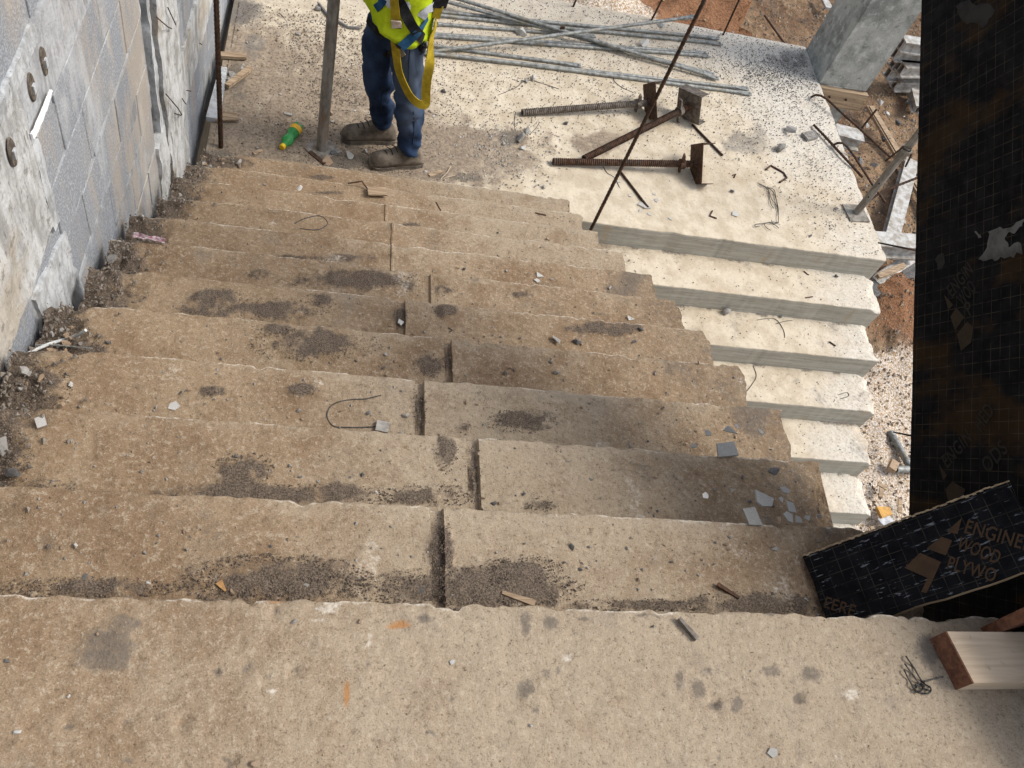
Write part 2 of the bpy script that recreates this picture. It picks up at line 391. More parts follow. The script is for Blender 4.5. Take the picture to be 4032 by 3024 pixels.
# ------------------------------------------------------------------ stair dimensions
Y0, G, RI = 0.5467, 0.27575, 0.16815
YL, ZL, XR = 3.597, -2.0178, 3.55
XS = 1.412                                              # right end of the upper flight
def xw(y): return -.74 + .027 * (y - 2)                 # face of the block wall
XEND = [1.35, 1.41, 1.36, 1.425, 1.414, 1.416, 1.425, 1.412, 1.395, 1.345, 1.35, 1.345]
XLEFT = [-.735, -.70, -.70, -.722, -.724, -.69, -.70, -.697, -.645, -.64, -.63, -.606]
GROOVE = {1: [(1722, 2100, .026, .016)], 2: [(1865, 1850, .028, .018)], 3: [(1652, 1600, .024, .02)], 4: [(1765, 1400, .022, .02)],
          5: [(1578, 1225, .030, .014)], 6: [(1683, 1110, .022, .010)], 7: [(1545, 1000, .012, -.006)], 8: [(1545, 930, .012, -.006)], 9: [(1520, 850, .012, -.005)]}
# dark grit left along the risers and in the corners: pixel ellipses on each tread
GRIT = {1: [(1080, 2290, 350, 95), (330, 2318, 340, 40), (1830, 2320, 420, 75), (2050, 2255, 150, 60), (2960, 2385, 260, 48), (2500, 2385, 300, 22), (1735, 2180, 40, 160), (3330, 2330, 90, 90)],
        2: [(1150, 1955, 420, 42), (960, 1850, 110, 60), (1700, 1955, 190, 40), (1865, 1850, 24, 120), (130, 1920, 160, 28), (40, 1780, 80, 90), (1760, 1790, 40, 70), (2130, 1990, 60, 30), (2200, 1765, 30, 14)],
        3: [(120, 1530, 150, 110), (1652, 1610, 26, 90), (2050, 1660, 130, 45), (830, 1545, 45, 22), (1830, 1690, 40, 20), (1190, 1535, 60, 22)],
        4: [(200, 1370, 190, 90), (1240, 1360, 230, 60), (1690, 1440, 60, 50), (1765, 1400, 18, 70), (1080, 1300, 80, 25), (320, 1390, 120, 30)],
        5: [(300, 1230, 170, 60), (1000, 1220, 270, 40), (860, 1190, 110, 45), (1270, 1180, 70, 40), (1580, 1230, 30, 50), (1750, 1225, 50, 25), (2400, 1295, 130, 28)],
        6: [(430, 1110, 110, 60), (1400, 1105, 270, 38), (1020, 1085, 60, 22), (1740, 1140, 60, 25), (1620, 1120, 40, 40), (2050, 1160, 60, 12)],
        7: [(520, 960, 110, 50), (1330, 1020, 260, 18)],
        8: [(600, 870, 100, 40), (1500, 985, 90, 14)],
        9: [(690, 800, 90, 30), (1600, 890, 80, 18)], 10: [(760, 735, 90, 22), (1300, 760, 90, 10)], 11: [(860, 655, 130, 26), (1250, 700, 60, 10)]}
STAIN0 = [(1085, 2412, 24, 20), (855, 2642, 24, 22), (1160, 2645, 20, 18), (720, 2845, 30, 22), (900, 2985, 28, 22), (975, 2620, 28, 24), (430, 2560, 150, 110), (500, 2445, 60, 22),
          (270, 2850, 30, 28), (495, 2840, 30, 26), (2675, 2670, 34, 62), (2750, 2700, 36, 50), (2790, 2640, 34, 30), (3040, 2640, 55, 32), (3190, 2650, 70, 45), (2815, 2775, 30, 22), (3145, 2745, 28, 30),
          (2170, 2452, 30, 28), (2068, 2460, 22, 50), (1890, 2435, 22, 16), (2155, 2660, 18, 22), (1700, 2885, 26, 18), (2115, 2800, 22, 30), (2075, 2720, 44, 40), (2905, 2770, 22, 28), (1440, 2620, 30, 40),
          (3030, 2420, 30, 20), (1670, 2440, 30, 20), (2830, 2980, 18, 22), (2200, 2640, 12, 12), (1780, 2740, 12, 10), (3370, 2760, 20, 20), (3660, 2560, 60, 60), (2300, 2430, 30, 14), (2560, 2420, 60, 12), (500, 2990, 30, 16)]
RUST0 = [(1575, 2465, 60, 14), (1365, 2745, 18, 60), (1090, 2370, 80, 18)]
LIME0 = [(1455, 2530, 18, 40), (1250, 2440, 70, 12), (1070, 2730, 40, 16), (1290, 2400, 60, 20), (3350, 2730, 60, 40), (3300, 2980, 50, 20), (2230, 2585, 30, 20)]

def ell_mask(X, Y, Z, ells, seed=0):
    out = np.zeros_like(X)
    for (px, py, rx, ry) in ells:
        c = onz(px, py, Z); ex = onz(px + rx, py, Z) - c; ey = onz(px, py + ry, Z) - c
        A = np.linalg.inv(np.array([[ex[0], ey[0]], [ex[1], ey[1]]]))
        u = A[0, 0] * (X - c[0]) + A[0, 1] * (Y - c[1]); v = A[1, 0] * (X - c[0]) + A[1, 1] * (Y - c[1])
        d = np.sqrt(u * u + v * v) + (fbm(X * 11, Y * 11, seed + 3, 5) - .5) * 1.7
        out = np.maximum(out, sstep(1.35, .35, d))
    return out

def sheet(name, xs, ys, zfun, attrs, nose=None, riser=0.0, back_drop=None, ragx=None, sign=1, parent=None, mat=None, mat2=None):
    """a tread: a fine top sheet from ys[0] (back) to ys[-1] (nosing), a rounded ragged nosing and the riser below it.
    sign=+1: nosing faces +y, -1: nosing faces -y"""
    nx = len(xs); X, Yb = np.meshgrid(xs, ys, indexing='ij')
    # ragged nosing
    t = (Yb - ys[0]) / (ys[-1] - ys[0])
    rag = (fbm(np.asarray(xs) * 9, np.asarray(xs) * 0 + ys[-1] * 31, 5, 5) - .5) * .010 + (fbm(np.asarray(xs) * 38, np.asarray(xs) * 0 + ys[-1] * 31, 8, 4) - .5) * .012 - .010 * sstep(.66, .80, fbm(np.asarray(xs) * 17, np.asarray(xs) * 0 + ys[-1] * 57, 14, 3))
    rag = rag * (1.0 if sign > 0 else .45)
    Y = Yb + (t ** 3) * rag[:, None] * sign
    Xr = X.copy()
    if ragx is not None:
        rx = (fbm(np.asarray(ys) * 16, np.asarray(ys) * 0 + 3.3 + ys[-1] * 7, 9, 5) - .5) * ragx
        wgt = sstep(xs[-1] - .10, xs[-1], X); Xr = X + wgt * rx[None, :]
    Z = zfun(X, Y)
    d_edge = np.abs(Yb - ys[-1]); Z = Z - .003 * np.exp(-d_edge / .006)
    vs = [np.stack([Xr, Y, Z], -1)]
    cols = [np.stack([Xr, Y, Z], -1)]
    low = []
    yn = Y[:, -1]; zn = Z[:, -1]; xn = Xr[:, -1]
    offs = [(.0025, -.004), (.003, -.014), (.002, -.03)] + [(0.0, -riser * k / 5) for k in (2, 3, 4, 5)]
    for (a, b) in offs:
        wob = (fbm(np.asarray(xs) * 16, np.asarray(xs) * 0 + b * 40 + ys[-1] * 13, 21, 3) - .5) * (.006 if sign > 0 else .0015)
        low.append(np.stack([xn, yn + sign * (a + wob), zn + b], -1))
    low = np.stack(low, 1)
    P = np.concatenate([cols[0], low], 1); ny = P.shape[1]
    verts = P.reshape(-1, 3).tolist(); faces = []
    for i in range(nx - 1):
        for j in range(ny - 1):
            q = (i * ny + j, (i + 1) * ny + j, (i + 1) * ny + j + 1, i * ny + j + 1)
            faces.append(q if sign > 0 else q[::-1])
    # end caps down to the riser foot
    for i in (0, nx - 1):
        b = len(verts); zb = float(P[i, -1, 2]); verts.append([float(P[i, 0, 0]), float(P[i, 0, 1]), zb])
        loop = [i * ny + j for j in range(ny)] + [b]
        faces.append(tuple(loop if (i == 0) == (sign > 0) else loop[::-1]))
    me = mesh(name, verts, faces); me.shade_smooth(); me.set_sharp_from_angle(angle=math.radians(38))
    n = len(verts)
    for k, fn in attrs.items():
        a = np.zeros((nx, ny)); a[:, :len(ys)] = fn(X, Yb)
        a[:, len(ys):] = a[:, len(ys) - 1:len(ys)] if k in ('pale',) else 0
        full = np.zeros(n); full[:nx * ny] = a.reshape(-1); attr(me, k, full)
    me.materials.append(mat)
    if mat2 is not None:
        me.materials.append(mat2); nt_ = ny - len(offs)
        idx = np.zeros(len(faces), np.int32)
        for i in range(nx - 1): idx[i * (ny - 1) + nt_:(i + 1) * (ny - 1)] = 1
        idx[-2:] = 1
        me.polygons.foreach_set('material_index', idx)
    return put(name, me, None, parent)

def rel(X, Y, seed, a=.006, b=.0025):
    return (fbm(X * 5, Y * 5, seed, 4) - .5) * a * 2 + (fbm(X * 42, Y * 42, seed + 50, 3) - .5) * b * 2

def lin(a, b, step):
    return np.linspace(a, b, max(3, int(round((b - a) / step)) + 1))

# ------------------------------------------------------------------ top floor
def z_floor(X, Y):
    z = rel(X, Y, 11, .002, .003)
    z -= .008 * ell_mask(X, Y, 0, [e for e in STAIN0 if e[2] < 31 and e[3] < 31][:10], 4)
    return z
xs = np.concatenate([lin(-1.1, -.72, .05)[:-1], lin(-.72, 1.62, .0085)[:-1], lin(1.62, 3.56, .06)])
ys = np.concatenate([lin(-2.2, -.22, .08)[:-1], lin(-.22, Y0, .0085)])
o = sheet('top_floor', xs, ys, z_floor, dict(
    grit=lambda X, Y: 0 * X, stain=lambda X, Y: ell_mask(X, Y, 0, STAIN0, 1), rust=lambda X, Y: ell_mask(X, Y, 0, RUST0, 2),
    lime=lambda X, Y: np.maximum(ell_mask(X, Y, 0, LIME0, 3), 1.0 * sstep(.014, .003, Y0 - Y + .003) * sstep(.40, .62, fbm(X * 11, Y * 0, 90, 5))), pale=lambda X, Y: sstep(-.45, .45, X) * .72 + .22), riser=.17, mat=M['stair'])  # lime also carries the worn nosing edge and its painted highlight
tag(o, 'bare dusty upper floor at the head of the stairs', kind='structure')

# ------------------------------------------------------------------ upper flight
ORD = ['', 'first', 'second', 'third', 'fourth', 'fifth', 'sixth', 'seventh', 'eighth', 'ninth', 'tenth', 'eleventh', 'twelfth']
stairs = thing('concrete_staircase', 'dusty brown upper stair flight of rough poured concrete running down beside the block wall', 'staircase', (.35, Y0, 0))
for i in range(1, 12):
    z = -i * RI; ya, yb = Y0 + (i - 1) * G - .012, Y0 + i * G
    xs = list(lin(XLEFT[i], XEND[i] + .015, .0095 if i < 7 else .013))
    gs = []
    for (px, py, wd, dp) in GROOVE.get(i, []):
        gx = onz(px, py, z)[0]; gs.append((gx, wd, dp)); xs += [gx - wd / 2 - .002, gx - wd / 2 + .002, gx + wd / 2 - .002, gx + wd / 2 + .002]
    xs = np.array(sorted(set(np.round(xs, 5))))
    gr = GRIT.get(i, [])
    def zf(X, Y, i=i, z=z, gs=gs, gr=gr):
        q = z + rel(X, Y, 100 + i * 7, .0022, .0034)
        for (gx, wd, dp) in gs:
            q = q - dp * (np.abs(X - gx + (fbm(Y * 20, Y * 0 + gx, 5, 3) - .5) * .008) < wd / 2)
        m_ = ell_mask(X, Y, z, gr, i)
        q = q + m_ * (.004 + .012 * fbm(X * 40, Y * 40, 33 + i, 3) ** 2)
        # crumbled left end
        e = sstep(XLEFT[i] + .20, XLEFT[i] + .05, X + (fbm(X * 9, Y * 9, 60 + i, 3) - .5) * .16)
        return q - e * .02 + e * (fbm(X * 26, Y * 26, 71 + i, 3) - .4) * .06
    o = sheet('step', xs, lin(ya, yb, .0095 if i < 7 else .013), zf, dict(
        grit=lambda X, Y, z=z, gr=gr, i=i: np.maximum(np.maximum(ell_mask(X, Y, z, gr, i) * (.55 + .45 * sstep(.32, .52, fbm(X * 21, Y * 21, 44 + i, 4))), 1.0 * sstep(.018 + .11 * fbm(X * 3, X * 0 + i, 61, 4) ** 2, .0, Y - (Y0 + (i - 1) * G) - .016 * fbm(X * 30, Y * 30, 62, 3))), .9 * sstep(XLEFT[i] + .17, XLEFT[i] + .05, X + (fbm(X * 9, Y * 9, 60 + i, 3) - .5) * .16)),
        stain=lambda X, Y, i=i: .55 * sstep(XEND[i] - .42, XEND[i] - .02, X) * (i < 8) + 0.5 * sstep(.62, .80, fbm(X * 6, Y * 6, 140 + i, 4)), rust=lambda X, Y: 0 * X,
        lime=lambda X, Y, i=i: np.maximum(1.05 * sstep(.016, .003, (Y0 + i * G) - Y + .004) * sstep(.38, .62, fbm(X * 11, Y * 0, 90 + i, 5)), .7 * sstep(.70, .82, fbm(X * 6, Y * 6, 160 + i, 4))),  # worn nosing edge, its bright highlight painted in here and in pale
        pale=lambda X, Y, i=i: (sstep(-.2, .35, X) * sstep(1.4, .6, X) * .80 if i < 4 else (.30 * sstep(-.3, .3, X) * sstep(1.2, .5, X) if i < 8 else .65 * sstep(.1, .9, X))) + 0 * X + .22 * sstep(.05, .0, (Y0 + i * G) - Y)), riser=RI + .02,
        ragx=.08, parent=stairs, mat=M['stair'])
# body of the flight under the treads
mb = MB(); ty = Y0 - .25; 
prof = [(Y0 - .02, -RI - .03), (Y0 + 11 * G - .02, -12 * RI - .03), (Y0 + 11 * G + .05, -12 * RI - .16), (Y0 - .02, -RI - .30)]
mb.prism([(XLEFT[5] + .03, y, z) for y, z in prof], (XS - XLEFT[5] - .06, 0, 0)); mb.build('flight_slab', M['riser'], stairs)

# ------------------------------------------------------------------ landing
LW_STAIN = [(2930, 555, 110, 60), (3110, 240, 90, 50), (950, 60, 120, 80), (1000, 180, 60, 60)]
def dust(X, Y):
    return np.clip(sstep(1.05, .35, X - (Y - 3.8) * .12), 0, 1) * np.clip(sstep(5.4, 4.3, Y + X * .4), .25, 1) * .95 + .8 * ell_mask(X, Y, ZL, [(1850, 600, 330, 130), (2350, 560, 120, 50)], 5)
def zland(X, Y):
    q = ZL + rel(X, Y, 300, .003, .003)
    q += (fbm(X * 30, Y * 30, 310, 3)) * .012 * np.clip(dust(X, Y), 0, 1)
    return q
xs = lin(-.612, XR, .017); ysl = np.linspace(5.76, YL, 130)
o = sheet('landing', xs, ysl, zland, dict(
    dust=dust, pale=lambda X, Y: np.clip(sstep(2.7, 3.7, X + (Y - 4.4) * .35 + (fbm(X * 3, Y * 3, 8, 4) - .5) * 1.2), 0, 1) * .85 + .30 * sstep(4.8, 5.7, Y),
    speck=lambda X, Y: np.clip(.42 + .5 * sstep(4.1, 4.9, Y) + .4 * sstep(2.4, 3.2, X) - .5 * sstep(4.2, 3.7, Y) * sstep(3.3, 2.6, X), 0, 1),
    grit=lambda X, Y: ell_mask(X, Y, ZL, [(870, 620, 80, 30), (960, 40, 110, 60), (1350, 640, 110, 40), (2000, 540, 70, 30), (930, 330, 50, 70), (1800, 700, 90, 20)], 6),
    stain=lambda X, Y: ell_mask(X, Y, ZL, LW_STAIN, 7)), riser=RI + .02, sign=-1, ragx=.03, mat=M['landing'], mat2=M['riser'])
tag(o, 'pale concrete landing strewn with chips and dust', kind='structure')
MB().box(((XR - .612) / 2, (YL + 5.76) / 2 + .01, ZL - .12), ((1, 0, 0), (0, 1, 0), (0, 0, 1)), ((XR + .612) / 2 - .015, (5.76 - YL) / 2 - .03, .10)).build('landing_slab', M['riser'])['kind'] = 'structure'

# ------------------------------------------------------------------ lower flight
lower = thing('concrete_staircase', 'pale lower stair flight of clean cast steps turning back from the landing', 'staircase', (2.5, YL, ZL))
for k in range(1, 12):
    z = ZL - k * RI; ya, yb = YL - (k - 1) * G + .012, YL - k * G
    xs = lin(1.44, XR + (.0 if k % 2 else -.012), .015 if k < 7 else .05)
    ysl = np.linspace(ya, yb, 20 if k < 7 else 8)
    o = sheet('step', xs, ysl, lambda X, Y, z=z, k=k: z + rel(X, Y, 400 + 9 * k, .0018, .0024) - .03 * sstep(XR - .06, XR, X + (fbm(X * 0, Y * 18, 77 + k, 3) - .5) * .12), dict(
        dust=lambda X, Y, k=k: .55 * sstep(2.2, 1.5, X) + .25 * sstep(.10, .0, np.abs(Y - (YL - (k - 1) * G))) * sstep(3.2, 2.2, X), pale=lambda X, Y: .85 * sstep(2.9, 3.6, X + (fbm(X * 4, Y * 4, 9, 4) - .5) * .7),
        speck=lambda X, Y: .30 + .3 * sstep(2.8, 3.4, X), grit=lambda X, Y, k=k: .8 * sstep(.035, .008, np.abs(Y - (YL - (k - 1) * G))) * sstep(.45, .6, fbm(X * 9, Y * 3, 55 + k, 3)),
        stain=lambda X, Y, k=k: .7 * sstep(.60, .80, fbm(X * 7, Y * 7, 240 + k, 4))),
        riser=RI + .02, sign=-1, ragx=.035, parent=lower, mat=M['landing'], mat2=M['riser'])
mb = MB(); prof = [(YL - .03, ZL - .03), (YL - .03, ZL - .30), (YL - 12 * G, ZL - 12 * RI - .25), (YL - 12 * G, ZL - 12 * RI - .03)]
mb.prism([(1.47, y, z - .20) for y, z in prof], (XR - 1.53, 0, 0)); mb.build('flight_slab', M['riser'], lower)

# ------------------------------------------------------------------ block wall
wall = thing('block_wall', 'rough grey concrete block wall with white smeared concrete columns along the stairs', 'wall', (-.74, 2, -2))
def wp(y, z, d=0.0): return (xw(y) + d, y, z)
def wbox(name, y0, y1, z0, z1, d, mat, parent=wall, jit=.0, th=.14, bev=.004, smooth=False):
    """a piece of the wall; d = how far its face stands proud of the wall plane"""
    bm = bmesh.new()
    q = []
    for (y, z) in ((y0, z0), (y1, z0), (y1, z1), (y0, z1)):
        jy, jz = random.uniform(-jit, jit), random.uniform(-jit, jit)
        q.append((y + jy, z + jz))
    f = [bm.verts.new(wp(y, z, d + random.uniform(-jit, jit) * .6)) for y, z in q]
    b = [bm.verts.new(wp(y, z, -th)) for y, z in q]
    bm.faces.new(f); bm.faces.new(b[::-1])
    for i in range(4): bm.faces.new((f[i], b[i], b[(i + 1) % 4], f[(i + 1) % 4]))
    bmesh.ops.recalc_face_normals(bm, faces=bm.faces)
    fe = [e for e in bm.edges if e.verts[0] in f and e.verts[1] in f]
    if bev: bmesh.ops.bevel(bm, geom=fe, offset=bev, segments=1, affect='EDGES')
    me = from_bm(name, bm); return put(name, me, mat, parent)
def wsheet(name, y0, y1, z0, z1, d, mat, amp=.012, step=.02, seed=0, edge=.02, th=.14):
    """rough cast face with uneven relief and ragged outline"""
    ny = max(3, int((y1 - y0) / step)); nz = max(3, int((z1 - z0) / step))
    yy = np.linspace(y0, y1, ny); zz = np.linspace(z0, z1, nz); Y, Z = np.meshgrid(yy, zz, indexing='ij')
    D = d + (fbm(Y * 8, Z * 8, seed, 4) - .5) * amp * 2 + (fbm(Y * 30, Z * 18, seed + 5, 3) - .5) * amp * .8
    Yj = Y + (fbm(Z * 12, Y * 2, seed + 9, 3) - .5) * edge * 2 * (np.exp(-np.abs(Y - y0) / .03) + np.exp(-np.abs(Y - y1) / .03))
    Zj = Z + (fbm(Y * 12, Z * 2, seed + 11, 3) - .5) * edge * 2 * (np.exp(-np.abs(Z - z0) / .03) + np.exp(-np.abs(Z - z1) / .03))
    vs = np.stack([xw(Yj) + D, Yj, Zj], -1).reshape(-1, 3).tolist(); fs = []
    for i in range(ny - 1):
        for j in range(nz - 1): fs.append((i * nz + j, (i + 1) * nz + j, (i + 1) * nz + j + 1, i * nz + j + 1))
    ring = [i * nz for i in range(ny)] + [(ny - 1) * nz + j for j in range(1, nz)] + [i * nz + nz - 1 for i in range(ny - 2, -1, -1)] + [j for j in range(nz - 2, 0, -1)]
    n = len(vs)
    for r in ring: vs.append([xw(vs[r][1]) - th, vs[r][1], vs[r][2]])
    for k in range(len(ring)):
        a, b = ring[k], ring[(k + 1) % len(ring)]; fs.append((b, a, n + k, n + (k + 1) % len(ring)))
    fs.append(tuple(n + k for k in range(len(ring))))
    me = mesh(name, vs, fs); me.shade_smooth(); me.set_sharp_from_angle(angle=math.radians(50)); return put(name, me, mat, wall)
BED = [-.292, -.500, -.728, -.940, -1.160, -1.372, -1.585, -1.80, -2.01, -2.22]
MJ = .011
def panel(y0, y1, beds, heads, dflt=.49, ph=0.0):
    for c in range(len(beds) - 1):
        hj = heads.get(c)
        if hj is None:
            off = ph + (.245 if c % 2 else 0); hj = [y0 + off + k * dflt for k in range(-1, int((y1 - y0) / dflt) + 2)]
        hj = sorted([h for h in hj if y0 + .05 < h < y1 - .05]); e = [y0] + hj + [y1]
        for a, b in zip(e[:-1], e[1:]):
            wbox('block', a + MJ / 2, b - MJ / 2, beds[c + 1] + MJ / 2, beds[c] - MJ / 2, random.uniform(-.001, .003), M['block'], jit=.003, bev=.002)
panel(1.905, 3.07, BED[:8], {0: [2.072, 2.58], 1: [2.27, 2.82], 2: [2.12, 2.598], 3: [2.385, 2.868], 4: [2.15, 2.658], 5: [2.40, 2.89]})
panel(.62, 1.62, [-.572, -.775, -.98, -1.19], {0: [1.11, 1.36], 1: [.86, 1.34]})
panel(1.62, 1.905, [-.60, -.79, -1.0, -1.2], {0: [], 1: [], 2: []})
panel(3.64, 6.6, [-.05, -.26, -.48, -.70, -.92, -1.14, -1.35], {}, .49, .1)
panel(3.64, 6.6, [-1.665, -1.885, -2.10, -2.23], {}, .49, .27)
panel(-1.2, 6.6, [2.58, 2.36, 2.14, 1.92, 1.70, 1.48, 1.26, 1.04, .82, .60, .38, .16, -.035], {}, .49, .05)
# mortar behind and in the joints: recessed bed, in vertical sections so that the open slit stays open
for (a, b, zt, zb) in ((.62, 1.62, -.572, -1.19), (1.62, 1.9, -.60, -1.2), (1.905, 3.07, -.325, -1.8), (3.64, 6.6, -.05, -1.35), (3.64, 6.6, -1.665, -2.225), (-1.2, 6.6, 2.57, -.03)):
    wbox('mortar', a + .003, b - .003, zb + .003, zt - .003, -.002, M['joint'], th=.12, bev=0)
# mortar squeezed from the bed joints, ragged and uneven
for kk, zb_ in enumerate(BED[1:8]):
    yy0 = 1.91
    while yy0 < 3.0:
        yl = random.uniform(.18, .5); y1_ = min(3.06, yy0 + yl)
        if random.random() < .85 and y1_ - yy0 > .06: wsheet('mortar_bead', yy0, y1_, zb_ - random.uniform(.007, .014), zb_ + random.uniform(.007, .013), random.uniform(-.002, .003), M['beadgrey'] if random.random() < .6 else M['joint'], .0035, .010, 900 + kk * 9 + int(yy0 * 7), .004, .012)
        yy0 = y1_ + random.uniform(.0, .06)
# upper blocks by the stair head stand proud, with a pale mortar fillet under them
wsheet('mortar_fillet', 1.0, 2.03, -.085, -.028, .012, M['mortar'], .010, .012, 31, .016, .08)
# edge beam with three tie holes, and the cast columns
wsheet('edge_beam', 1.845, 6.6, -.287, -.05, .004, M['beam'], .004, .022, 41, .004)
wsheet('edge_beam', -1.2, 1.842, -.568, -.062, .012, M['render'], .008, .018, 47, .006)
wsheet('column_edge', 1.85, 1.90, -.60, -.29, .006, M['mortar'], .006, .012, 49, .008)
wsheet('smeared_mortar', 1.60, 1.75, -.97, -.62, .012, M['mortar'], .010, .014, 53, .03, .02)
wsheet('smeared_mortar', 1.74, 1.93, -1.02, -.66, .010, M['mortar'], .010, .014, 54, .03, .02)
wbox('column_recess', 3.06, 3.26, -2.1, -.30, -.085, M['joint'], bev=0)  # added plate that blocks outside light so the column gaps read dark
wsheet('mortar_strip', 3.088, 3.135, -1.85, -.29, -.02, M['mortar'], .010, .014, 57, .006)
wsheet('mortar_strip', 3.165, 3.215, -1.85, -.29, .004, M['mortar'], .010, .014, 58, .008)
wsheet('column_face', 3.245, 3.632, -2.2, -.29, .016, M['render'], .010, .016, 61, .006)
wsheet('landing_beam', 3.634, 6.6, -1.66, -1.355, .012, M['render'], .008, .02, 63, .006)
wsheet('column_skirt', 3.05, 3.24, -1.9, -1.38, .014, M['render'], .014, .014, 65, .02, .02)
# tie holes: flat discs painted dark for the hollow's dirt and shade, with a plug
for (px, py) in ((163, 240), (115, 342), (14, 595)):
    d = ray(px, py); t = (-.74 - .054) / (d[0] - .027 * d[1]); P = CAM + d * t
    c = Vector((xw(P[1]) + .0215 if P[1] < 1.845 else xw(P[1]) + .0085, P[1], P[2])); q = [k * math.pi / 10 for k in range(20)]
    ring = [c + Vector((-.004, math.cos(a) * .023, math.sin(a) * .044)) for a in q]; inn = [c + Vector((0, math.cos(a) * .021, math.sin(a) * .041)) for a in q]
    mb = MB(); mb.add(ring + inn + [c + Vector((-.002, 0, 0))], [(k, (k + 1) % 20, 20 + (k + 1) % 20, 20 + k) for k in range(20)] + [(20 + k, 20 + (k + 1) % 20, 40) for k in range(20)])
    h = mb.build('tie_hole', M['holedirt'], wall)
    MB().box(c + Vector((.0005, .005, -.008)), ((1, 0, 0), (0, 1, 0), (0, 0, 1)), (.003, .008, .013)).build('plug', M['mortar'], h)
# white strip painted in for daylight leaking through the slit under the beam
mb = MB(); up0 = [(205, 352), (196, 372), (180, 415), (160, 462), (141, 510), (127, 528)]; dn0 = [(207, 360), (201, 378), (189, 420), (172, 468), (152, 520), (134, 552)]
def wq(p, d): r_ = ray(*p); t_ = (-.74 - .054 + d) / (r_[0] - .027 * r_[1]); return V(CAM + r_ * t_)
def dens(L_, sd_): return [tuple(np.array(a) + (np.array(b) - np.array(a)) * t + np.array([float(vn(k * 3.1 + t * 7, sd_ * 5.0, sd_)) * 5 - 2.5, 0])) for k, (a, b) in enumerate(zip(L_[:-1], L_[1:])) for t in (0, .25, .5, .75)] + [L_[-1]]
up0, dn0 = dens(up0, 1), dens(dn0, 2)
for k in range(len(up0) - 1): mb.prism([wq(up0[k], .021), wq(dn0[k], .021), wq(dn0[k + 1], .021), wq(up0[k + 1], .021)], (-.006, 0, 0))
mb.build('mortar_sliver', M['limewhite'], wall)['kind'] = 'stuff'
# vertical cracks left open along the column
def wpx(px, py, d=0.0):
    r = ray(px, py); t = (-.74 - .054 + d) / (r[0] - .027 * r[1]); return V(CAM + r * t)
for pts in ([(617, 68), (660, 105), (676, 113)], [(661, 30), (692, 97)], [(653, 370), (700, 425), (716, 452)], [(717, 388), (732, 410)], [(735, 356), (752, 359)], [(688, 447), (712, 454), (716, 450)], [(786, 170), (795, 176)], [(804, 432), (812, 440)]):
    ps = [wpx(x, y, .03 + .01 * (k % 2)) for k, (x, y) in enumerate(pts)]
    MB().tube(ps, .0026, 5).build('nail', M['rebar'], wall)
# a bent stub of slab soffit below the wall on the landing side stays dark: footing beam
wbox('footing_beam', .0, 6.6, -3.2, -2.26, -.03, M['riser'], bev=0)

# ------------------------------------------------------------------ ground
def terrain(X, Y):
    z = -4.06 + (fbm(X * .5, Y * .5, 500, 4) - .5) * .30 + (fbm(X * 3.1, Y * 3.1, 510, 4) - .5) * .12 + (fbm(X * 12, Y * 12, 513, 3) - .5) * .05
    # spoil heap beside the lower flight
    z += .38 * np.exp(-(((X - 5.35) / .75) ** 2 + ((Y - 4.98) / .42) ** 2)) * (.7 + .6 * fbm(X * 7, Y * 7, 520, 3))
    far = sstep(14, 30, np.sqrt(X * X + (Y - 5) ** 2)); return z * (1 - far) + -4.06 * far
gx = np.concatenate([[-400, -120, -40, -15, -6, -2], lin(0, 2.9, .3), lin(3.1, 7.6, .035), lin(7.9, 11, .25), [14, 20, 40, 120, 400]])
gy = np.concatenate([[-400, -120, -40, -15, -6, -2, 0], lin(.5, 2.0, .25), lin(2.1, 10.2, .045), lin(10.5, 14, .3), [18, 25, 40, 120, 400]])
X, Y = np.meshgrid(gx, gy, indexing='ij'); Z = terrain(X, Y)
nx, ny = X.shape
me = mesh('ground', np.stack([X, Y, Z], -1).reshape(-1, 3), [(i * ny + j, (i + 1) * ny + j, (i + 1) * ny + j + 1, i * ny + j + 1) for i in range(nx - 1) for j in range(ny - 1)]); me.shade_smooth()
attr(me, 'pale', np.clip(.85 * sstep(4.75, 4.2, Y + (fbm(X * 2, Y * 2, 8, 3) - .5) * .5) * sstep(7.5, 6.5, X), 0, 1).reshape(-1))
attr(me, 'red', np.clip(1.0 * np.exp(-(((X - 5.4) / .9) ** 2 + ((Y - 5.0) / .6) ** 2)) + .35 * sstep(5.2, 6.5, Y), 0, 1).reshape(-1))
o = put('ground', me, M['soil']); tag(o, 'red brown site ground with stones below the stairs', kind='structure')
# earth bank beyond the landing, its right side cut away
bx = lin(-.5, 3.78, .045); by = lin(5.86, 9.5, .05); X, Y = np.meshgrid(bx, by, indexing='ij')
Z = -2.62 + (fbm(X * 1.3, Y * 1.3, 600, 4) - .5) * .5 + (fbm(X * 7, Y * 7, 605, 4) - .5) * .12 + .10 * (Y - 5.9)
edgex = 3.60 + (fbm(Y * 2.5, Y * 0, 611, 4) - .5) * .35
Z = np.where(X > edgex, -4.3, Z)
nx, ny = X.shape; vs = np.stack([X, Y, Z], -1).reshape(-1, 3).tolist()
fs = [(i * ny + j, (i + 1) * ny + j, (i + 1) * ny + j + 1, i * ny + j + 1) for i in range(nx - 1) for j in range(ny - 1)]
n = len(vs); fr = [i * ny for i in range(nx)]
for r in fr: vs.append([vs[r][0], vs[r][1] - .01, -4.4])
fs += [(fr[k + 1], fr[k], n + k, n + k + 1) for k in range(nx - 1)]
me = mesh('earth_bank', vs, fs); me.shade_smooth(); me.set_sharp_from_angle(angle=math.radians(60))
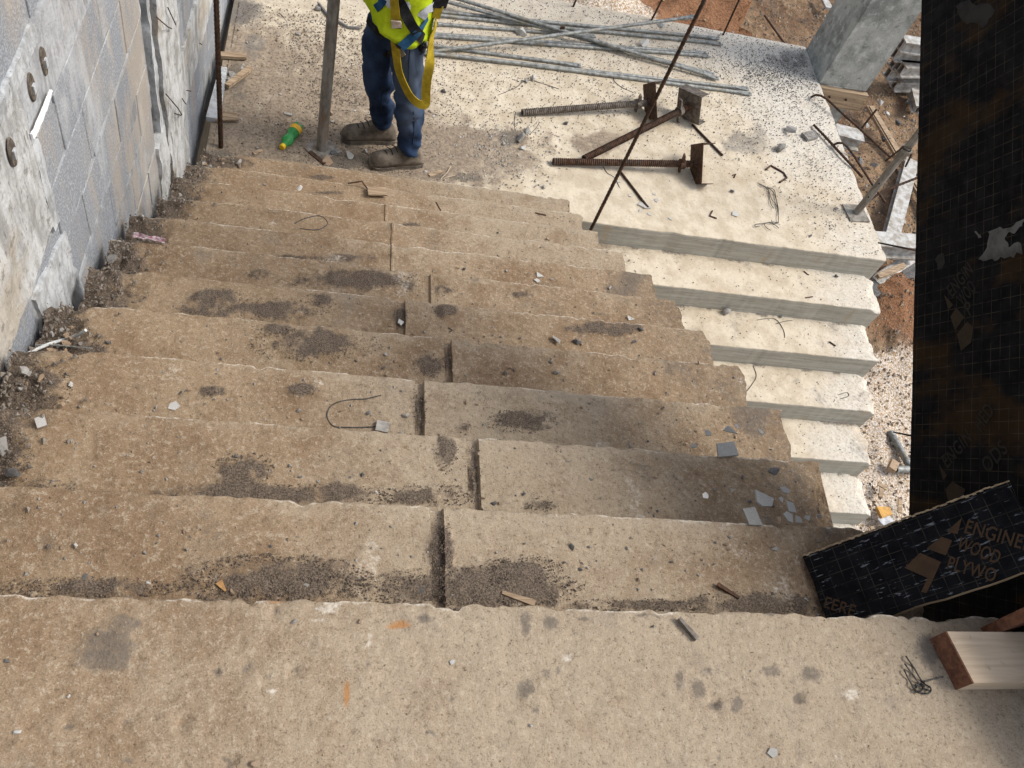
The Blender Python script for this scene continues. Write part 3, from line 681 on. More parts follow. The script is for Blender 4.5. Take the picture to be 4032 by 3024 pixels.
pal = (sstep(3.0, 2.5, X + (Y - 6) * .25 + (fbm(X * 3, Y * 3, 615, 4) - .5) * .8)); attr(me, 'pale', np.concatenate([pal.reshape(-1), np.zeros(nx)])); attr(me, 'red', np.concatenate([(1 - pal).reshape(-1), np.ones(nx)]))
tag(put('earth_bank', me, M['soil']), 'orange earth bank splashed with white lime beyond the landing', kind='structure')

# ------------------------------------------------------------------ column at the landing corner
cx, cy, hw = 3.745, 5.53, .203
column = thing('concrete_column', 'grey square concrete column with honeycombed foot at the landing corner', 'column', (cx, cy, ZL))
def rough_box(name, x0, x1, y0, y1, z0, z1, mat, parent, step=.03, amp=.006, seed=0):
    bm = bmesh.new(); bmesh.ops.create_cube(bm, size=1)
    for v in bm.verts: v.co = Vector((x0 + (v.co.x + .5) * (x1 - x0), y0 + (v.co.y + .5) * (y1 - y0), z0 + (v.co.z + .5) * (z1 - z0)))
    n = int(max(x1 - x0, y1 - y0) / step); bmesh.ops.bevel(bm, geom=list(bm.edges), offset=.006, segments=2, affect='EDGES')
    bmesh.ops.subdivide_edges(bm, edges=[e for e in bm.edges if e.calc_length() > .06], cuts=min(14, n), use_grid_fill=True)
    c = np.array([v.co[:] for v in bm.verts])
    d = (fbm(c[:, 0] * 9 + c[:, 2] * 7, c[:, 1] * 9 - c[:, 2] * 6, seed, 4) - .5) * amp * 2
    bm.normal_update()
    for v, q in zip(bm.verts, d): v.co += v.normal * float(q)
    me = from_bm(name, bm, True); me.set_sharp_from_angle(angle=math.radians(45)); return put(name, me, mat, parent)
rough_box('shaft', cx - hw, cx + hw, cy - hw, cy + hw, ZL - .005, 1.6, M['column'], column, .03, .007, 700)
rough_box('lower_shaft', cx - .195, cx + .17, cy - .17, cy + .195, -4.25, ZL - .16, M['column'], column, .03, .006, 710)
tb = thing('timber_plank', 'pale timber plank nailed across the foot of the square column', 'plank', (cx, cy - hw, ZL - .09))
MB().box((cx + .015, cy - hw - .012, ZL - .085), ((1, 0, 0), (0, 1, 0), (0, 0, 1)), (.205, .020, .075)).build('board', M['planks'], tb)
for dx in (-.08, .06): MB().tube([(cx + dx, cy - hw - .045, ZL - .07), (cx + dx, cy - hw - .02, ZL - .07)], .008, 8).build('nail', M['rebar'], tb)

# ------------------------------------------------------------------ formwork panel of the next flight
PX = 1.50
def onpanel(px, py, d=0.0): return V(onx(px, py, PX + d))
e_lo = onpanel(3580, 2000); e_hi = onpanel(3628, 0); u = (e_hi - e_lo).normalized(); nrm = Vector((-1, 0, 0)); vup = nrm.cross(u).normalized()
if vup.z < 0: vup = -vup
form = thing('formwork_panel', 'large black film faced plywood formwork panel standing along the next flight', 'formwork', tuple(e_lo))
def local_plate(name, origin, ux, uy, w, h, th, mat, parent, cuts=12, seed=0, rag=.004):
    """plywood plate with its own local axes: x along ux, y along uy, the film face towards +z"""
    uz = ux.cross(uy).normalized()
    n, mm = max(2, int(w / .03)), max(2, int(h / .03)); vs = []; fs = []
    ring = [(i / n, 0) for i in range(n)] + [(1, j / mm) for j in range(mm)] + [(1 - i / n, 1) for i in range(n)] + [(0, 1 - j / mm) for j in range(mm)]
    for (a, b) in ring:
        vs.append((a * w + random.uniform(-rag, rag), b * h + random.uniform(-rag, rag), 0))
    k = len(ring); vs += [(x, y, -th) for x, y, _ in vs]
    rag = rag
    me = mesh(name, vs, [tuple(range(k)), tuple(reversed(range(k, 2 * k)))] + [((i + 1) % k, i, i + k, (i + 1) % k + k) for i in range(k)])
    me.materials.append(mat[0]); me.materials.append(mat[1])
    for p in me.polygons: p.material_index = 0 if p.index < 2 else 1
    o = bpy.data.objects.new(name, me); link(o)
    Mx = Matrix.Identity(4)
    for i in range(3): Mx[i][0] = ux[i]; Mx[i][1] = uy[i]; Mx[i][2] = uz[i]; Mx[i][3] = origin[i]
    o.parent = parent; o.matrix_parent_inverse = Matrix.Translation(-Vector(parent.location)); o.matrix_basis = Mx
    return o, Mx
L = 2.9
plate, PM = local_plate('sheet', e_lo + u * (L - .45), -u, vup, L, .62, .018, (M['ply'], M['plyedge']), form, rag=.001)
if (PM.col[2].xyz).x > 0: raise RuntimeError('panel faces the wrong way')
for (px, py, ln) in ((3590, 1720, .10), (3595, 985, .20)):
    P = onpanel(px, py, .01); MB().tube([P + Vector((.02, 0, 0)), P + Vector((-ln * .5, .01, .0))], [.003, .002], 6).build('nail', M['rebar'], form)
for q in (.10, 1.0, 1.9):                                  # studs stiffening the back
    c = e_lo + u * q + vup * .30 + Vector((.018 + .045, 0, 0))
    MB().box(c, (u, vup, Vector((1, 0, 0))), (.025, .29, .044)).build('stud', M['planks'], form)

# printed lettering as thin flat print on the film
def lettering(txt, parent, Mx, x, y, ang, size, mat, squash=1.0, name='lettering'):
    cu = bpy.data.curves.new(name, 'FONT'); cu.body = txt; cu.size = size; cu.extrude = .0002; cu.offset = size * .012; cu.space_character = 1.06
    t = bpy.data.objects.new(name, cu); link(t)
    me = bpy.data.meshes.new_from_object(t.evaluated_get(bpy.context.evaluated_depsgraph_get())); bpy.data.objects.remove(t)
    me.materials.clear(); me.materials.append(mat)
    o = bpy.data.objects.new(name, me); link(o)
    R_ = Matrix.Translation((x, y, .0012)) @ Matrix.Rotation(ang, 4, 'Z') @ Matrix.Diagonal((squash, 1, 1, 1))
    o.parent = parent; o.matrix_parent_inverse = Matrix.Translation(-Vector(parent.location)); o.matrix_basis = Mx @ R_
    return o
def emblem(polys, parent, Mx, mat):
    for p in polys:
        mb = MB(); mb.prism([(a, b, .0009) for a, b in p], (0, 0, .0004))
        me = mesh('emblem', mb.v, mb.f); me.materials.append(mat); o = bpy.data.objects.new('emblem', me); link(o)
        o.parent = parent; o.matrix_parent_inverse = Matrix.Translation(-Vector(parent.location)); o.matrix_basis = Mx
def loc2(Mx, P):
    q = Mx.inverted() @ P; return (q.x, q.y)
def plane_hit(Mx, px, py):
    o_ = Mx.translation; n_ = Mx.col[2].xyz; d = V(ray(px, py)); c = V(CAM)
    return c + d * ((o_ - c).dot(n_) / d.dot(n_))
def print_line(txt, Mx, parent, p0, p1, size_px, mat, name='lettering'):
    a = loc2(Mx, plane_hit(Mx, *p0)); b = loc2(Mx, plane_hit(Mx, *p1)); ang = math.atan2(b[1] - a[1], b[0] - a[0])
    ln = math.hypot(b[0] - a[0], b[1] - a[1])
    sz = size_px
    o = lettering(txt, parent, Mx, a[0], a[1], ang, sz, mat, name=name)
    wd = max(v.co.x for v in o.data.vertices)
    o.matrix_basis = o.matrix_basis @ Matrix.Diagonal((ln / wd, 1, 1, 1))
def Ppx(x, y): return (3600 + x * .3618, 1500 + y * .3618)
def Qpx(x, y): return (3500 + x * .3617, 900 + y * .3617)
print_line('ENGIN', PM, form, Qpx(690, 760), Qpx(930, 470), .052, M['printdim'])
print_line('WOO', PM, form, Qpx(810, 850), Qpx(960, 660), .052, M['printdim'])
print_line('P', PM, form, Qpx(880, 960), Qpx(935, 900), .052, M['printdim'])
print_line('ENGIN', PM, form, Ppx(360, 960), Ppx(640, 640), .05, M['printdim'])
print_line('HED', PM, form, Ppx(730, 560), Ppx(880, 330), .05, M['printdim'])
print_line('ODS', PM, form, Ppx(800, 1010), Ppx(1030, 760), .05, M['printdim'])
def pp(Mx, pts): return [loc2(Mx, plane_hit(Mx, *p)) for p in pts]
emblem([pp(PM, [Qpx(605, 720), Qpx(705, 830), Qpx(655, 885)]), pp(PM, [Qpx(740, 860), Qpx(825, 965), Qpx(725, 1110), Qpx(675, 960)]), pp(PM, [Qpx(855, 1015), Qpx(925, 1070), Qpx(900, 1240), Qpx(790, 1330), Qpx(745, 1150)]),
        pp(PM, [Ppx(272, 905), Ppx(360, 1030), Ppx(320, 1080)]), pp(PM, [Ppx(420, 1095), Ppx(560, 1180), Ppx(520, 1310), Ppx(375, 1310), Ppx(340, 1180)])], form, PM, M['panelprint'])
# worn patch of grey cement on the film
def blob(parent, Mx, name, pts, mat, seed=0, z=.0007):
    P2 = pp(Mx, pts); out = []
    for i in range(len(P2)):
        a, b = P2[i], P2[(i + 1) % len(P2)]
        for k in range(7):
            t = k / 7; q = (a[0] + (b[0] - a[0]) * t, a[1] + (b[1] - a[1]) * t)
            out.append((q[0] + (float(vn(q[0] * 70, q[1] * 70, seed)) - .5) * .016, q[1] + (float(vn(q[0] * 70, q[1] * 70, seed + 9)) - .5) * .016))
    vs = [(x, y, z) for x, y in out]; bm = bmesh.new(); f = bm.faces.new([bm.verts.new(v) for v in vs]); r = bmesh.ops.extrude_face_region(bm, geom=[f])
    for v in [q for q in r['geom'] if isinstance(q, bmesh.types.BMVert)]: v.co.z += .0006
    bmesh.ops.recalc_face_normals(bm, faces=bm.faces); bmesh.ops.triangulate(bm, faces=bm.faces)
    me = from_bm(name, bm); me.materials.append(mat); o = bpy.data.objects.new(name, me); link(o)
    o.parent = parent; o.matrix_parent_inverse = Matrix.Translation(-Vector(parent.location)); o.matrix_basis = Mx
def Rpx(x, y): return (3500 + x * .6633, y * .6633)
M['cementfilm'] = mat_simple('grey_cement_film', (.13, .13, .125), (.06, .06, .057), 14, .9, 0, .3, .002)
M['cementdim'] = mat_simple('thin_cement_smear', (.028, .027, .025), (.012, .012, .0115), 14, .9, 0, .3, .002)
blob(form, PM, 'cement_patch', [Rpx(600, 1365), Rpx(690, 1350), Rpx(802, 1300), Rpx(802, 1350), Rpx(740, 1375), Rpx(690, 1400), Rpx(710, 1460), Rpx(770, 1450), Rpx(802, 1460), Rpx(802, 1500), Rpx(620, 1550), Rpx(540, 1540), Rpx(590, 1470)], M['cementfilm'], 3)
blob(form, PM, 'cement_patch', [Rpx(520, 1385), Rpx(555, 1375), Rpx(560, 1400), Rpx(540, 1410)], M['cementfilm'], 5)
blob(form, PM, 'cement_patch', [Rpx(275, 1540), Rpx(305, 1500), Rpx(320, 1530), Rpx(330, 1590), Rpx(300, 1600)], M['cementdim'], 6)
blob(form, PM, 'cement_patch', [Rpx(400, 30), Rpx(480, 0), Rpx(640, 60), Rpx(560, 170), Rpx(430, 120)], M['cementdim'], 8)

# ------------------------------------------------------------------ scuffed offcut leaning in the corner by the stair head
A = V(onz(3162, 2190, -RI + .012)); D0 = V(onz(3235, 2435, -RI + .006))
dn = (D0 - A); dn.z = 0; dn.normalize()
# long direction found from the far corner, taken at the height where it leans on the panel
Bc = V(ray(3975, 1893)); Bc = V(CAM) + Bc * ((1.455 - CAM[0]) / Bc.x)
ux = (Bc - A).normalized(); uz = ux.cross(dn); 
if uz.z < 0: uz = -uz
uy = uz.cross(ux).normalized(); wl = .185
offc = thing('plywood_offcut', 'scuffed black plywood offcut with brown lettering leaning beside the timber block', 'plywood', tuple(A))
Lr = (Bc - A).length
og = A - uy * wl
offp, OM = local_plate('board', og, ux, uy, Lr, wl, .018, (M['offcut'], M['plyedge']), offc, rag=.0025)
mb = MB()
for k in range(60):
    a_ = og + uy * wl + ux * (Lr * k / 60); mb.box(a_ + ux * (Lr / 120) + uz * .0008 + uy * random.uniform(-.001, .002), (ux, uy, uz), (Lr / 122, random.uniform(.0010, .0026), .0012))
mb.build('frayed_edge', M['plyedge'], offc)['kind'] = 'stuff'
def Opx(x, y): return (3100 + x * .4219, 1850 + y * .4219)
print_line('ENGINEE', OM, offc, Opx(1640, 585), Opx(2260, 760), .042, M['print'])
print_line('WOOD', OM, offc, Opx(1575, 735), Opx(1960, 880), .040, M['print'])
print_line('PLYWO', OM, offc, Opx(1480, 920), Opx(1930, 1050), .040, M['print'])
print_line('EERE', OM, offc, Opx(330, 1280), Opx(620, 1370), .036, M['print'])
emblem([pp(OM, [Opx(1630, 450), Opx(1590, 600), Opx(1485, 580)]), pp(OM, [Opx(1440, 625), Opx(1540, 660), Opx(1480, 800), Opx(1300, 735)]),
        pp(OM, [Opx(1240, 775), Opx(1435, 860), Opx(1390, 960), Opx(1300, 1150), Opx(1250, 1140), Opx(1310, 1010), Opx(1095, 915)])], offc, OM, M['print'])

# timber block and the red brown board behind it
P0 = V(onz(3700, 2500, .028)); P1 = V(onz(3775, 2702, .028)); 
dx = V(onz(4032, 2502, .028)) - P0; dx.normalize(); dy = (P1 - P0); wd = dy.length; dy = dy - dx * dy.dot(dx); wdd = dy.length; dy.normalize()
tblock = thing('timber_block', 'pale sawn timber block with red brown painted end on the bare floor', 'timber', tuple(P0))
bl = MB(); Lb = .62; th = .05
bl.prism([P0 + Vector((0, 0, 0)), P0 + dx * Lb, P0 + dx * Lb + dy * wdd, P0 + dy * wdd + dx * .022], Vector((0, 0, -th))).build('plank', M['timber'], tblock)
q0, q1 = P0 + dx * .001, P0 + dy * wdd + dx * .023
bl = MB(); bl.prism([q0 + Vector((0, 0, .0005)), q1 + Vector((0, 0, .0005)), q1 + Vector((0, 0, -th)) - dx * .001, q0 + Vector((0, 0, -th)) - dx * .001], -dx * .004 ).build('painted_end', M['redtimber'], tblock)
for v in tblock.children: v.location.z += .022
rt = thing('red_brown_board', 'red brown board edge standing in the dark corner behind the timber block', 'board', tuple(V(onz(3960, 2450, .0))))
c = V(onz(3990, 2440, .04)) + Vector((.10, .02, .06))
MB().box(c, ((1, .25, 0.28), (-.25, 1, 0), (0, 0, 1)), (.16, .012, .075)).build('board', M['redtimber'], rt)

# ------------------------------------------------------------------ rebars, props
M['jackgrey'] = mat_simple('dull_grey_steel', (.20, .175, .15), (.085, .066, .052), 40, .7, .2, .4, .002)
def ribbed(pts, r, name, mat, parent=None, rib=.012, n=7):
    P = [Vector(p) for p in pts]; out = []; rs = []
    for a, b in zip(P[:-1], P[1:]):
        k = max(1, int((b - a).length / rib))
        for i in range(k):
            out.append(a.lerp(b, i / k)); rs.append(r * (1.12 if len(out) % 2 else .94))
    out.append(P[-1]); rs.append(r)
    return MB().tube(out, rs, n).build(name, mat, parent, smooth=True)
def single(o, label, cat, group=None): return tag(o, label, cat, group)
P0 = V(onz(2333, 890, ZL + .0)); top = V(ony(2770, 0, P0.y + .12)); top2 = P0 + (top - P0) * 1.9
single(ribbed([P0 - (top - P0) * .02, P0.lerp(top2, .5) + Vector((.004, 0, 0)), top2], .010, 'rebar', M['rebar']), 'long rusty rebar rising from the notch between the two stair flights', 'rebar')
P0 = V(onz(870, 583, ZL)); t_ = V(ony(851, 0, P0.y)); single(ribbed([P0, t_, t_ + (t_ - P0) * .8], .013, 'rebar', M['rebar']), 'rusty rebar standing upright at the wall side of the landing', 'rebar')
def pipe_holes(): pass
def prop(base_px, label, tall, r, collar=None, plate=.075, yaw=.5, holes=()):
    b = V(onz(base_px[0], base_px[1], ZL)); t = thing('shoring_prop', label, 'prop', tuple(b), None)
    MB().tube([b + Vector((0, 0, .006)), b + Vector((0, 0, tall))], r, 18).build('tube', M['prop'], t, True)
    cx_, sy_ = math.cos(yaw), math.sin(yaw)
    MB().box(b + Vector((0, 0, .006)), ((cx_, sy_, 0), (-sy_, cx_, 0), (0, 0, 1)), (plate, plate, .005)).build('base_plate', M['prop'], t)
    for a in (0, 2.1, 4.2):
        pass
    return t, b
pr, b = prop((1266, 590), 'weathered steel prop on a tilted rusty base plate by the bottle', 2.4, .030, plate=.078, yaw=.75)
for q in pr.children:
    if q.name.startswith('base_plate'): q.data.materials.clear(); q.data.materials.append(M['prop'])
rim = MB(); 
cy_, sy_ = math.cos(.75), math.sin(.75)
rim.box(b + Vector((-.02, -.078, -.002)) , ((cy_, -sy_, 0), (sy_, cy_, 0), (0, 0, 1)), (.06, .012, .016)); rim.build('rust_crust', M['rust'], pr)
pr2, b2 = prop((3368, 842), 'straight steel prop with pin collar standing on the landing edge', 2.6, .024, plate=.075, yaw=.12)
mb = MB(); mb.tube([b2 + Vector((0, 0, .50)), b2 + Vector((0, 0, .57))], .031, 16).build('collar', M['prop'], pr2, True)
MB().tube([b2 + Vector((0, 0, .555)), b2 + Vector((0, 0, .57))], .035, 16).build('collar_lip', M['galv'], pr2, True)
pin = [b2 + Vector((-.085, -.03, .50)), b2 + Vector((-.05, -.035, .60)), b2 + Vector((.0, -.036, .60)), b2 + Vector((.05, -.03, .56)), b2 + Vector((.07, -.02, .48))]
MB().tube([b2 + Vector((-.09, -.02, .47)), b2 + Vector((-.055, -.03, .605)), b2 + Vector((-.0, -.034, .60))], .006, 7).build('pin', M['rebar'], pr2, True)
MB().tube([b2 + Vector((.03, -.03, .56)), b2 + Vector((.055, -.03, .46))], .006, 7).build('pin', M['rebar'], pr2, True)
vd = (V(CAM) - b2); vd.z = 0; vd.normalize()
for z_ in (.17, .29, .70):
    c = b2 + vd * .0243 + Vector((0, 0, z_)); sx = vd.cross(Vector((0, 0, 1)))
    MB().tube([c - vd * .004, c + vd * .0006], .0055, 10).build('pin_hole', M['black'], pr2)

# rebars sticking out along the far and right edges of the landing
for (p0, p1, lab) in (((2257, 27), (2268, 0), 'short rusty rebar stub at the far edge of the landing, leftmost of three'), ((2565, 80), (2606, 0), 'short rusty rebar standing at the middle of the far landing edge'), ((2847, 137), (2910, 0), 'rusty rebar with wire at its foot standing nearest the square column')):
    a = V(onz(p0[0], p0[1], ZL)); d = V(ony(p1[0], p1[1], a.y)); single(ribbed([a, a + (d - a) * 2.6], .007, 'rebar', M['rebar']), lab, 'rebar')
def edge_px(pts, z0, zs): return [V(onz(x, y, z0 + dz)) for (x, y), dz in zip(pts, zs)]
def S4(x, y): return (3150 + x * .5252, 200 + y * .5252)
a = edge_px([S4(88, 345), S4(120, 330), S4(160, 338), S4(205, 365), S4(300, 455), S4(420, 560), S4(560, 690), S4(672, 795)], ZL, [.0, .05, .06, .06, .05, .04, .02, .0])
single(ribbed(a, .008, 'bent_rebar', M['rebar']), 'longer hooked rebar bent down over the landing edge beside the column plank', 'rebar')
a = edge_px([S4(262, 700), S4(285, 690), S4(320, 692), S4(350, 715), S4(400, 780), S4(450, 860), S4(500, 935), (3430, 720), (3487, 800)], ZL, [.0, .05, .06, .05, .02, -.04, -.1, -.14, -.18])
single(ribbed(a, .008, 'bent_rebar', M['rebar']), 'shorter hooked rebar curling over the middle of the landing edge', 'rebar')
a = edge_px([S4(102, 555), S4(180, 635), S4(350, 820), S4(470, 950)], ZL, [.02, .02, .02, .0])
single(ribbed(a, .009, 'rebar', M['rebar']), 'straight rusty bar lying across the landing edge between two hooked rebars', 'rebar')
a = [V(onz(3405, 800, ZL - .25)), V(onz(3478, 752, ZL - .2)), V(onz(3612, 700, ZL - .1)), V(onz(3700, 670, ZL - .05))]
single(ribbed(a, .009, 'rebar', M['rebar']), 'ribbed rebar running from behind the pinned prop to the black panel', 'rebar')

# ------------------------------------------------------------------ galvanised braces heaped on the landing
brace_lab = 'galvanised scaffold brace with flattened ends in the heap on the landing'
def brace(pts, hs, label, r=.0128, flat0=True, flat1=True, cat='brace'):
    P = [V(onz(x, y, ZL + r + h)) for (x, y), h in ((pts[0], hs[0]), (pts[-1], hs[-1]))]
    o = thing('scaffold_brace', label, cat, tuple(P[0]), 'scaffold braces heaped on the landing')
    d1 = (P[-1] - P[-2]).normalized(); d0 = (P[0] - P[1]).normalized()
    out = [P[0]]
    for a, b_ in zip(P[:-1], P[1:]):
        for k in range(1, 9): out.append(a.lerp(b_, k / 8))
    wob = out
    MB().tube(wob, r, 10).build('tube', M['galv'], o, True)
    for q, d in ((P[0], d0), (P[-1], d1)):
        s_ = d.cross(Vector((0, 0, 1))).normalized(); z_ = s_.cross(d)
        mb = MB(); 
        vs = [q - d * .03 + s_ * r * .9 + z_ * r * .75, q - d * .03 - s_ * r * .9 + z_ * r * .75, q - d * .03 - s_ * r * .9 - z_ * r * .75, q - d * .03 + s_ * r * .9 - z_ * r * .75]
        e1 = [q + d * .03 + s_ * .019 + z_ * .003, q + d * .03 - s_ * .019 + z_ * .003, q + d * .03 - s_ * .019 - z_ * .003, q + d * .03 + s_ * .019 - z_ * .003]
        e2 = [p + d * .055 for p in e1]
        mb.add(vs + e1 + e2, [(0, 1, 5, 4), (1, 2, 6, 5), (2, 3, 7, 6), (3, 0, 4, 7), (4, 5, 9, 8), (5, 6, 10, 9), (6, 7, 11, 10), (7, 4, 8, 11), (8, 9, 10, 11)])
        e = mb.build('flattened_end', M['galv'], o)
        c = q + d * .068 + z_ * .0032
        MB().tube([c - z_ * .001, c + z_ * .0007], .0055, 8).build('bolt_hole', M['rust'], e)
    return o, P
bA, PA = brace([(1790, -9), (2203, 116), (2786, 296)], [.075, .062, .012], 'upper brace of the rusty pinned pair crossing the whole heap')
bB, PB = brace([(1722, -4), (2194, 131), (2440, 214), (2770, 282)], [.050, .042, .022, .0], 'lower brace of the rusty pinned pair, close under its twin')
c = (PA[0].lerp(PA[1], .41) + PB[0].lerp(PB[1], .44)) / 2; MB().tube([c - Vector((0, .012, .03)), c + Vector((0, .0, .035))], .008, 8).build('pivot_pin', M['rust'], bA)
MB().box(c + Vector((.012, 0, .03)), ((1, 0, 0), (0, 1, 0), (0, 0, 1)), (.012, .007, .012)).build('pivot_nut', M['rust'], bA)
brace([(1692, 205), (2070, 140), (2205, 124), (2700, 70)], [.005, .085, .10, .19], 'brace slanting upward the other way on top of the heap')
brace([(1728, 47), (1910, 60), (2200, 96), (2355, 112), (2608, 137), (2790, 147)], [0, 0, 0, 0, 0, 0], 'straight brace farthest from the stairs, rust red at its end')
brace([(1728, 61), (1980, 84), (2210, 112), (2402, 127), (2675, 152), (2800, 168)], [.0, .0, .0, .0, 0, 0], 'second farthest brace, bent down at its pale flat tip')
brace([(1722, 95), (1930, 108), (2110, 119), (2300, 138)], [0, 0, 0, 0], 'short brown stained brace half hidden beneath the pinned pair')
brace([(1706, 134), (1995, 150), (2205, 172), (2469, 187), (2740, 206)], [0, 0, 0, 0, 0], 'brace lying tight behind another in the middle of the heap')
brace([(1708, 143), (1935, 158), (2206, 181), (2400, 195), (2752, 217)], [0, 0, 0, 0, 0], 'middle brace ending in a wide flat plate with two holes')
brace([(1702, 180), (1780, 198), (2043, 226), (2240, 252)], [0, 0, 0, 0], 'partly hidden brace starting behind the worker and ending under the nearest pair')
brace([(1704, 211), (2043, 233), (2296, 254), (2564, 273), (2706, 300), (2905, 345)], [.008, .008, .008, .008, .006, .0], 'upper of the two braces nearest to the screw jacks')
brace([(1980, 243), (2200, 264), (2420, 286), (2645, 322), (2915, 364)], [0, 0, 0, 0, 0], 'brace nearest to the screw jacks, with a bluish tip')

# ------------------------------------------------------------------ screw jacks with U heads
def jack(tail_px, nut_px, label, tone, tilt, lift0=.0, lift1=.055, r=.022):
    a = V(onz(tail_px[0], tail_px[1], ZL + r + lift0)); n_ = V(onz(nut_px[0], nut_px[1], ZL + r + lift1)); d = (n_ - a).normalized()
    t = thing('screw_jack', label, 'screw jack', tuple(a), 'rusty screw jacks lying on the landing')
    x, y, z = frame_of(d)
    # threaded spindle
    pts = []; rs = []; Ln = (n_ - a).length + .10; k = int(Ln / .0065)
    for i in range(k + 1): pts.append(a + d * (Ln * i / k)); rs.append(r * (1.06 if i % 2 else .84) if i * Ln / k > .0 else r)
    MB().tube(pts, rs, 16).build('spindle', tone[0], t, True)
    MB().tube([a - d * .0005, a + d * .002], r * .7, 12).build('bore', M['black'], t)
    MB().tube([n_ - d * .014, n_ + d * .018], [r * 1.45, r * 1.45], 14).build('nut', tone[1], t, True)
    # wing handle of the nut
    w_ = (math.cos(tilt) * y + math.sin(tilt) * x)
    for s_ in (-1, 1):
        mb = MB()
        c0 = n_ + w_ * (s_ * r * 1.3); c1 = n_ + w_ * (s_ * .095) + d * (-.018 * s_)
        wd = d.cross(w_).normalized()
        vs = [c0 + wd * .012 + d * .010, c0 - wd * .012 + d * .010, c0 - wd * .012 - d * .010, c0 + wd * .012 - d * .010,
              c1 + wd * .011 + d * .005, c1 - wd * .011 + d * .005, c1 - wd * .011 - d * .005, c1 + wd * .011 - d * .005]
        mb.add(vs, [(0, 1, 5, 4), (1, 2, 6, 5), (2, 3, 7, 6), (3, 0, 4, 7), (4, 5, 6, 7), (3, 2, 1, 0)])
        mb.build('wing_handle', tone[1], t)
    return t, a, n_, d
def u_head(t, c, ax_long, ax_wide, d, half_l, half_w, flange, mat, th=.004):
    """web plate across the spindle with two flanges turned away from it"""
    u_ = MB(); u_.box(c, (ax_long, ax_wide, d), (half_l, half_w, th / 2)).build('web', mat, t)
    for s_ in (-1, 1):
        MB().box(c + ax_long * (s_ * (half_l - th / 2)) + d * (flange / 2 + th / 2), (ax_long, ax_wide, d), (th / 2, half_w, flange / 2)).build('flange', mat, t)
    MB().tube([c - d * .025, c - d * .002], [.026, .031], 14).build('socket', M['rust'], t, True)

j1, a, n_, d = jack((2056, 443), (2512, 408), 'screw jack with greyish thread nearest the brace heap', (M['jackgrey'], M['jackgrey']), -.25)
al = (Vector((0, .72, .69)) - d * Vector((0, .72, .69)).dot(d)).normalized(); aw = d.cross(al)
u_head(j1, n_ + d * .085 + Vector((0, 0, .012)), al, aw, d, .115, .085, .075, M['rust'])
j2, a, n_, d = jack((2300, 625), (2676, 437), 'middle screw jack lying slantwise over its neighbour', (M['rust'], M['jackgrey']), .15, lift0=.0, lift1=.075)
al = (Vector((.45, .6, .69)) - d * Vector((.45, .6, .69)).dot(d)).normalized(); aw = d.cross(al)
u_head(j2, n_ + d * .09, al, aw, d, .100, .100, .065, M['jackgrey'])
j3, a, n_, d = jack((2178, 636), (2684, 645), 'dark red screw jack closest to the stairs', (M['rust'], M['rust']), -.2)
al = (Vector((0, .72, .69)) - d * Vector((0, .72, .69)).dot(d)).normalized(); aw = d.cross(al)
u_head(j3, n_ + d * .10, al, aw, d, .125, .090, .080, M['rust'])

# ------------------------------------------------------------------ the worker
def skin_mesh(name, verts, edges, radii, levels=2, root=0):
    me = bpy.data.meshes.new(name); me.from_pydata([tuple(v) for v in verts], edges, []); o = bpy.data.objects.new(name, me); link(o)
    md = o.modifiers.new('skin', 'SKIN'); md.use_smooth_shade = True; md.branch_smoothing = .6
    for i, sv in enumerate(me.skin_vertices[0].data):
        r = radii[i]; sv.radius = (r, r) if not isinstance(r, tuple) else r; sv.use_root = (i == root)
    sb = o.modifiers.new('sub', 'SUBSURF'); sb.levels = levels; sb.render_levels = levels
    me2 = bpy.data.meshes.new_from_object(o.evaluated_get(bpy.context.evaluated_depsgraph_get())); bpy.data.objects.remove(o)
    me2.name = name; me2.shade_smooth(); return me2
def wrinkle(me, fn):
    c = np.array([v.co[:] for v in me.vertices]); nn = np.array([v.normal[:] for v in me.vertices])
    d = fn(c); c2 = c + nn * d[:, None]; me.vertices.foreach_set('co', c2.astype(np.float32).reshape(-1)); me.update()
FL = ZL + .004
aL = V(ony(1612, 600, 3.86)); kL = V(ony(1610, 385, 3.865)); hL = V(ony(1606, 165, 3.89))
aR = V(ony(1508, 500, 4.03)); kR = V(ony(1492, 320, 4.01)); hR = V(ony(1490, 120, 3.985))
aL.z = max(aL.z, FL + .075); aR.z = max(aR.z, FL + .075)
pc = (hL + hR) / 2 + Vector((0, 0, .09))
worker = thing('person', 'standing worker in yellow vest, jeans and safety harness with a hanging yellow strap', 'person', (pc.x, pc.y, ZL))
fw = Vector((-.86, -.50, 0)).normalized(); lf = Vector((fw.y, -fw.x, 0)) * -1      # forward and the wearer's left
lf = Vector((.50, -.86, 0)).normalized() if lf.y > 0 else lf
waist = pc + Vector((0, 0, .14)); chest = pc + Vector((0, 0, .36)) + fw * .01; neck = pc + Vector((0, 0, .555)); head = pc + Vector((0, 0, .70)) + fw * .025
sL = chest + lf * .165 + Vector((0, 0, .125)); sR = chest - lf * .165 + Vector((0, 0, .125))
eL = sL + lf * .10 + fw * .10 + Vector((0, 0, -.09)); eR = sR - lf * .10 + fw * .12 + Vector((0, 0, -.09))
wL = eL + fw * .17 - lf * .10 + Vector((0, 0, .14)); wR = eR + fw * .17 + lf * .10 + Vector((0, 0, .13))
bv = [pc, waist, chest, neck, head, head + Vector((0, 0, .09)), hL, kL, aL, hR, kR, aR, sL, eL, wL, sR, eR, wR]
be = [(0, 1), (1, 2), (2, 3), (3, 4), (4, 5), (0, 6), (6, 7), (7, 8), (0, 9), (9, 10), (10, 11), (2, 12), (12, 13), (13, 14), (2, 15), (15, 16), (16, 17)]
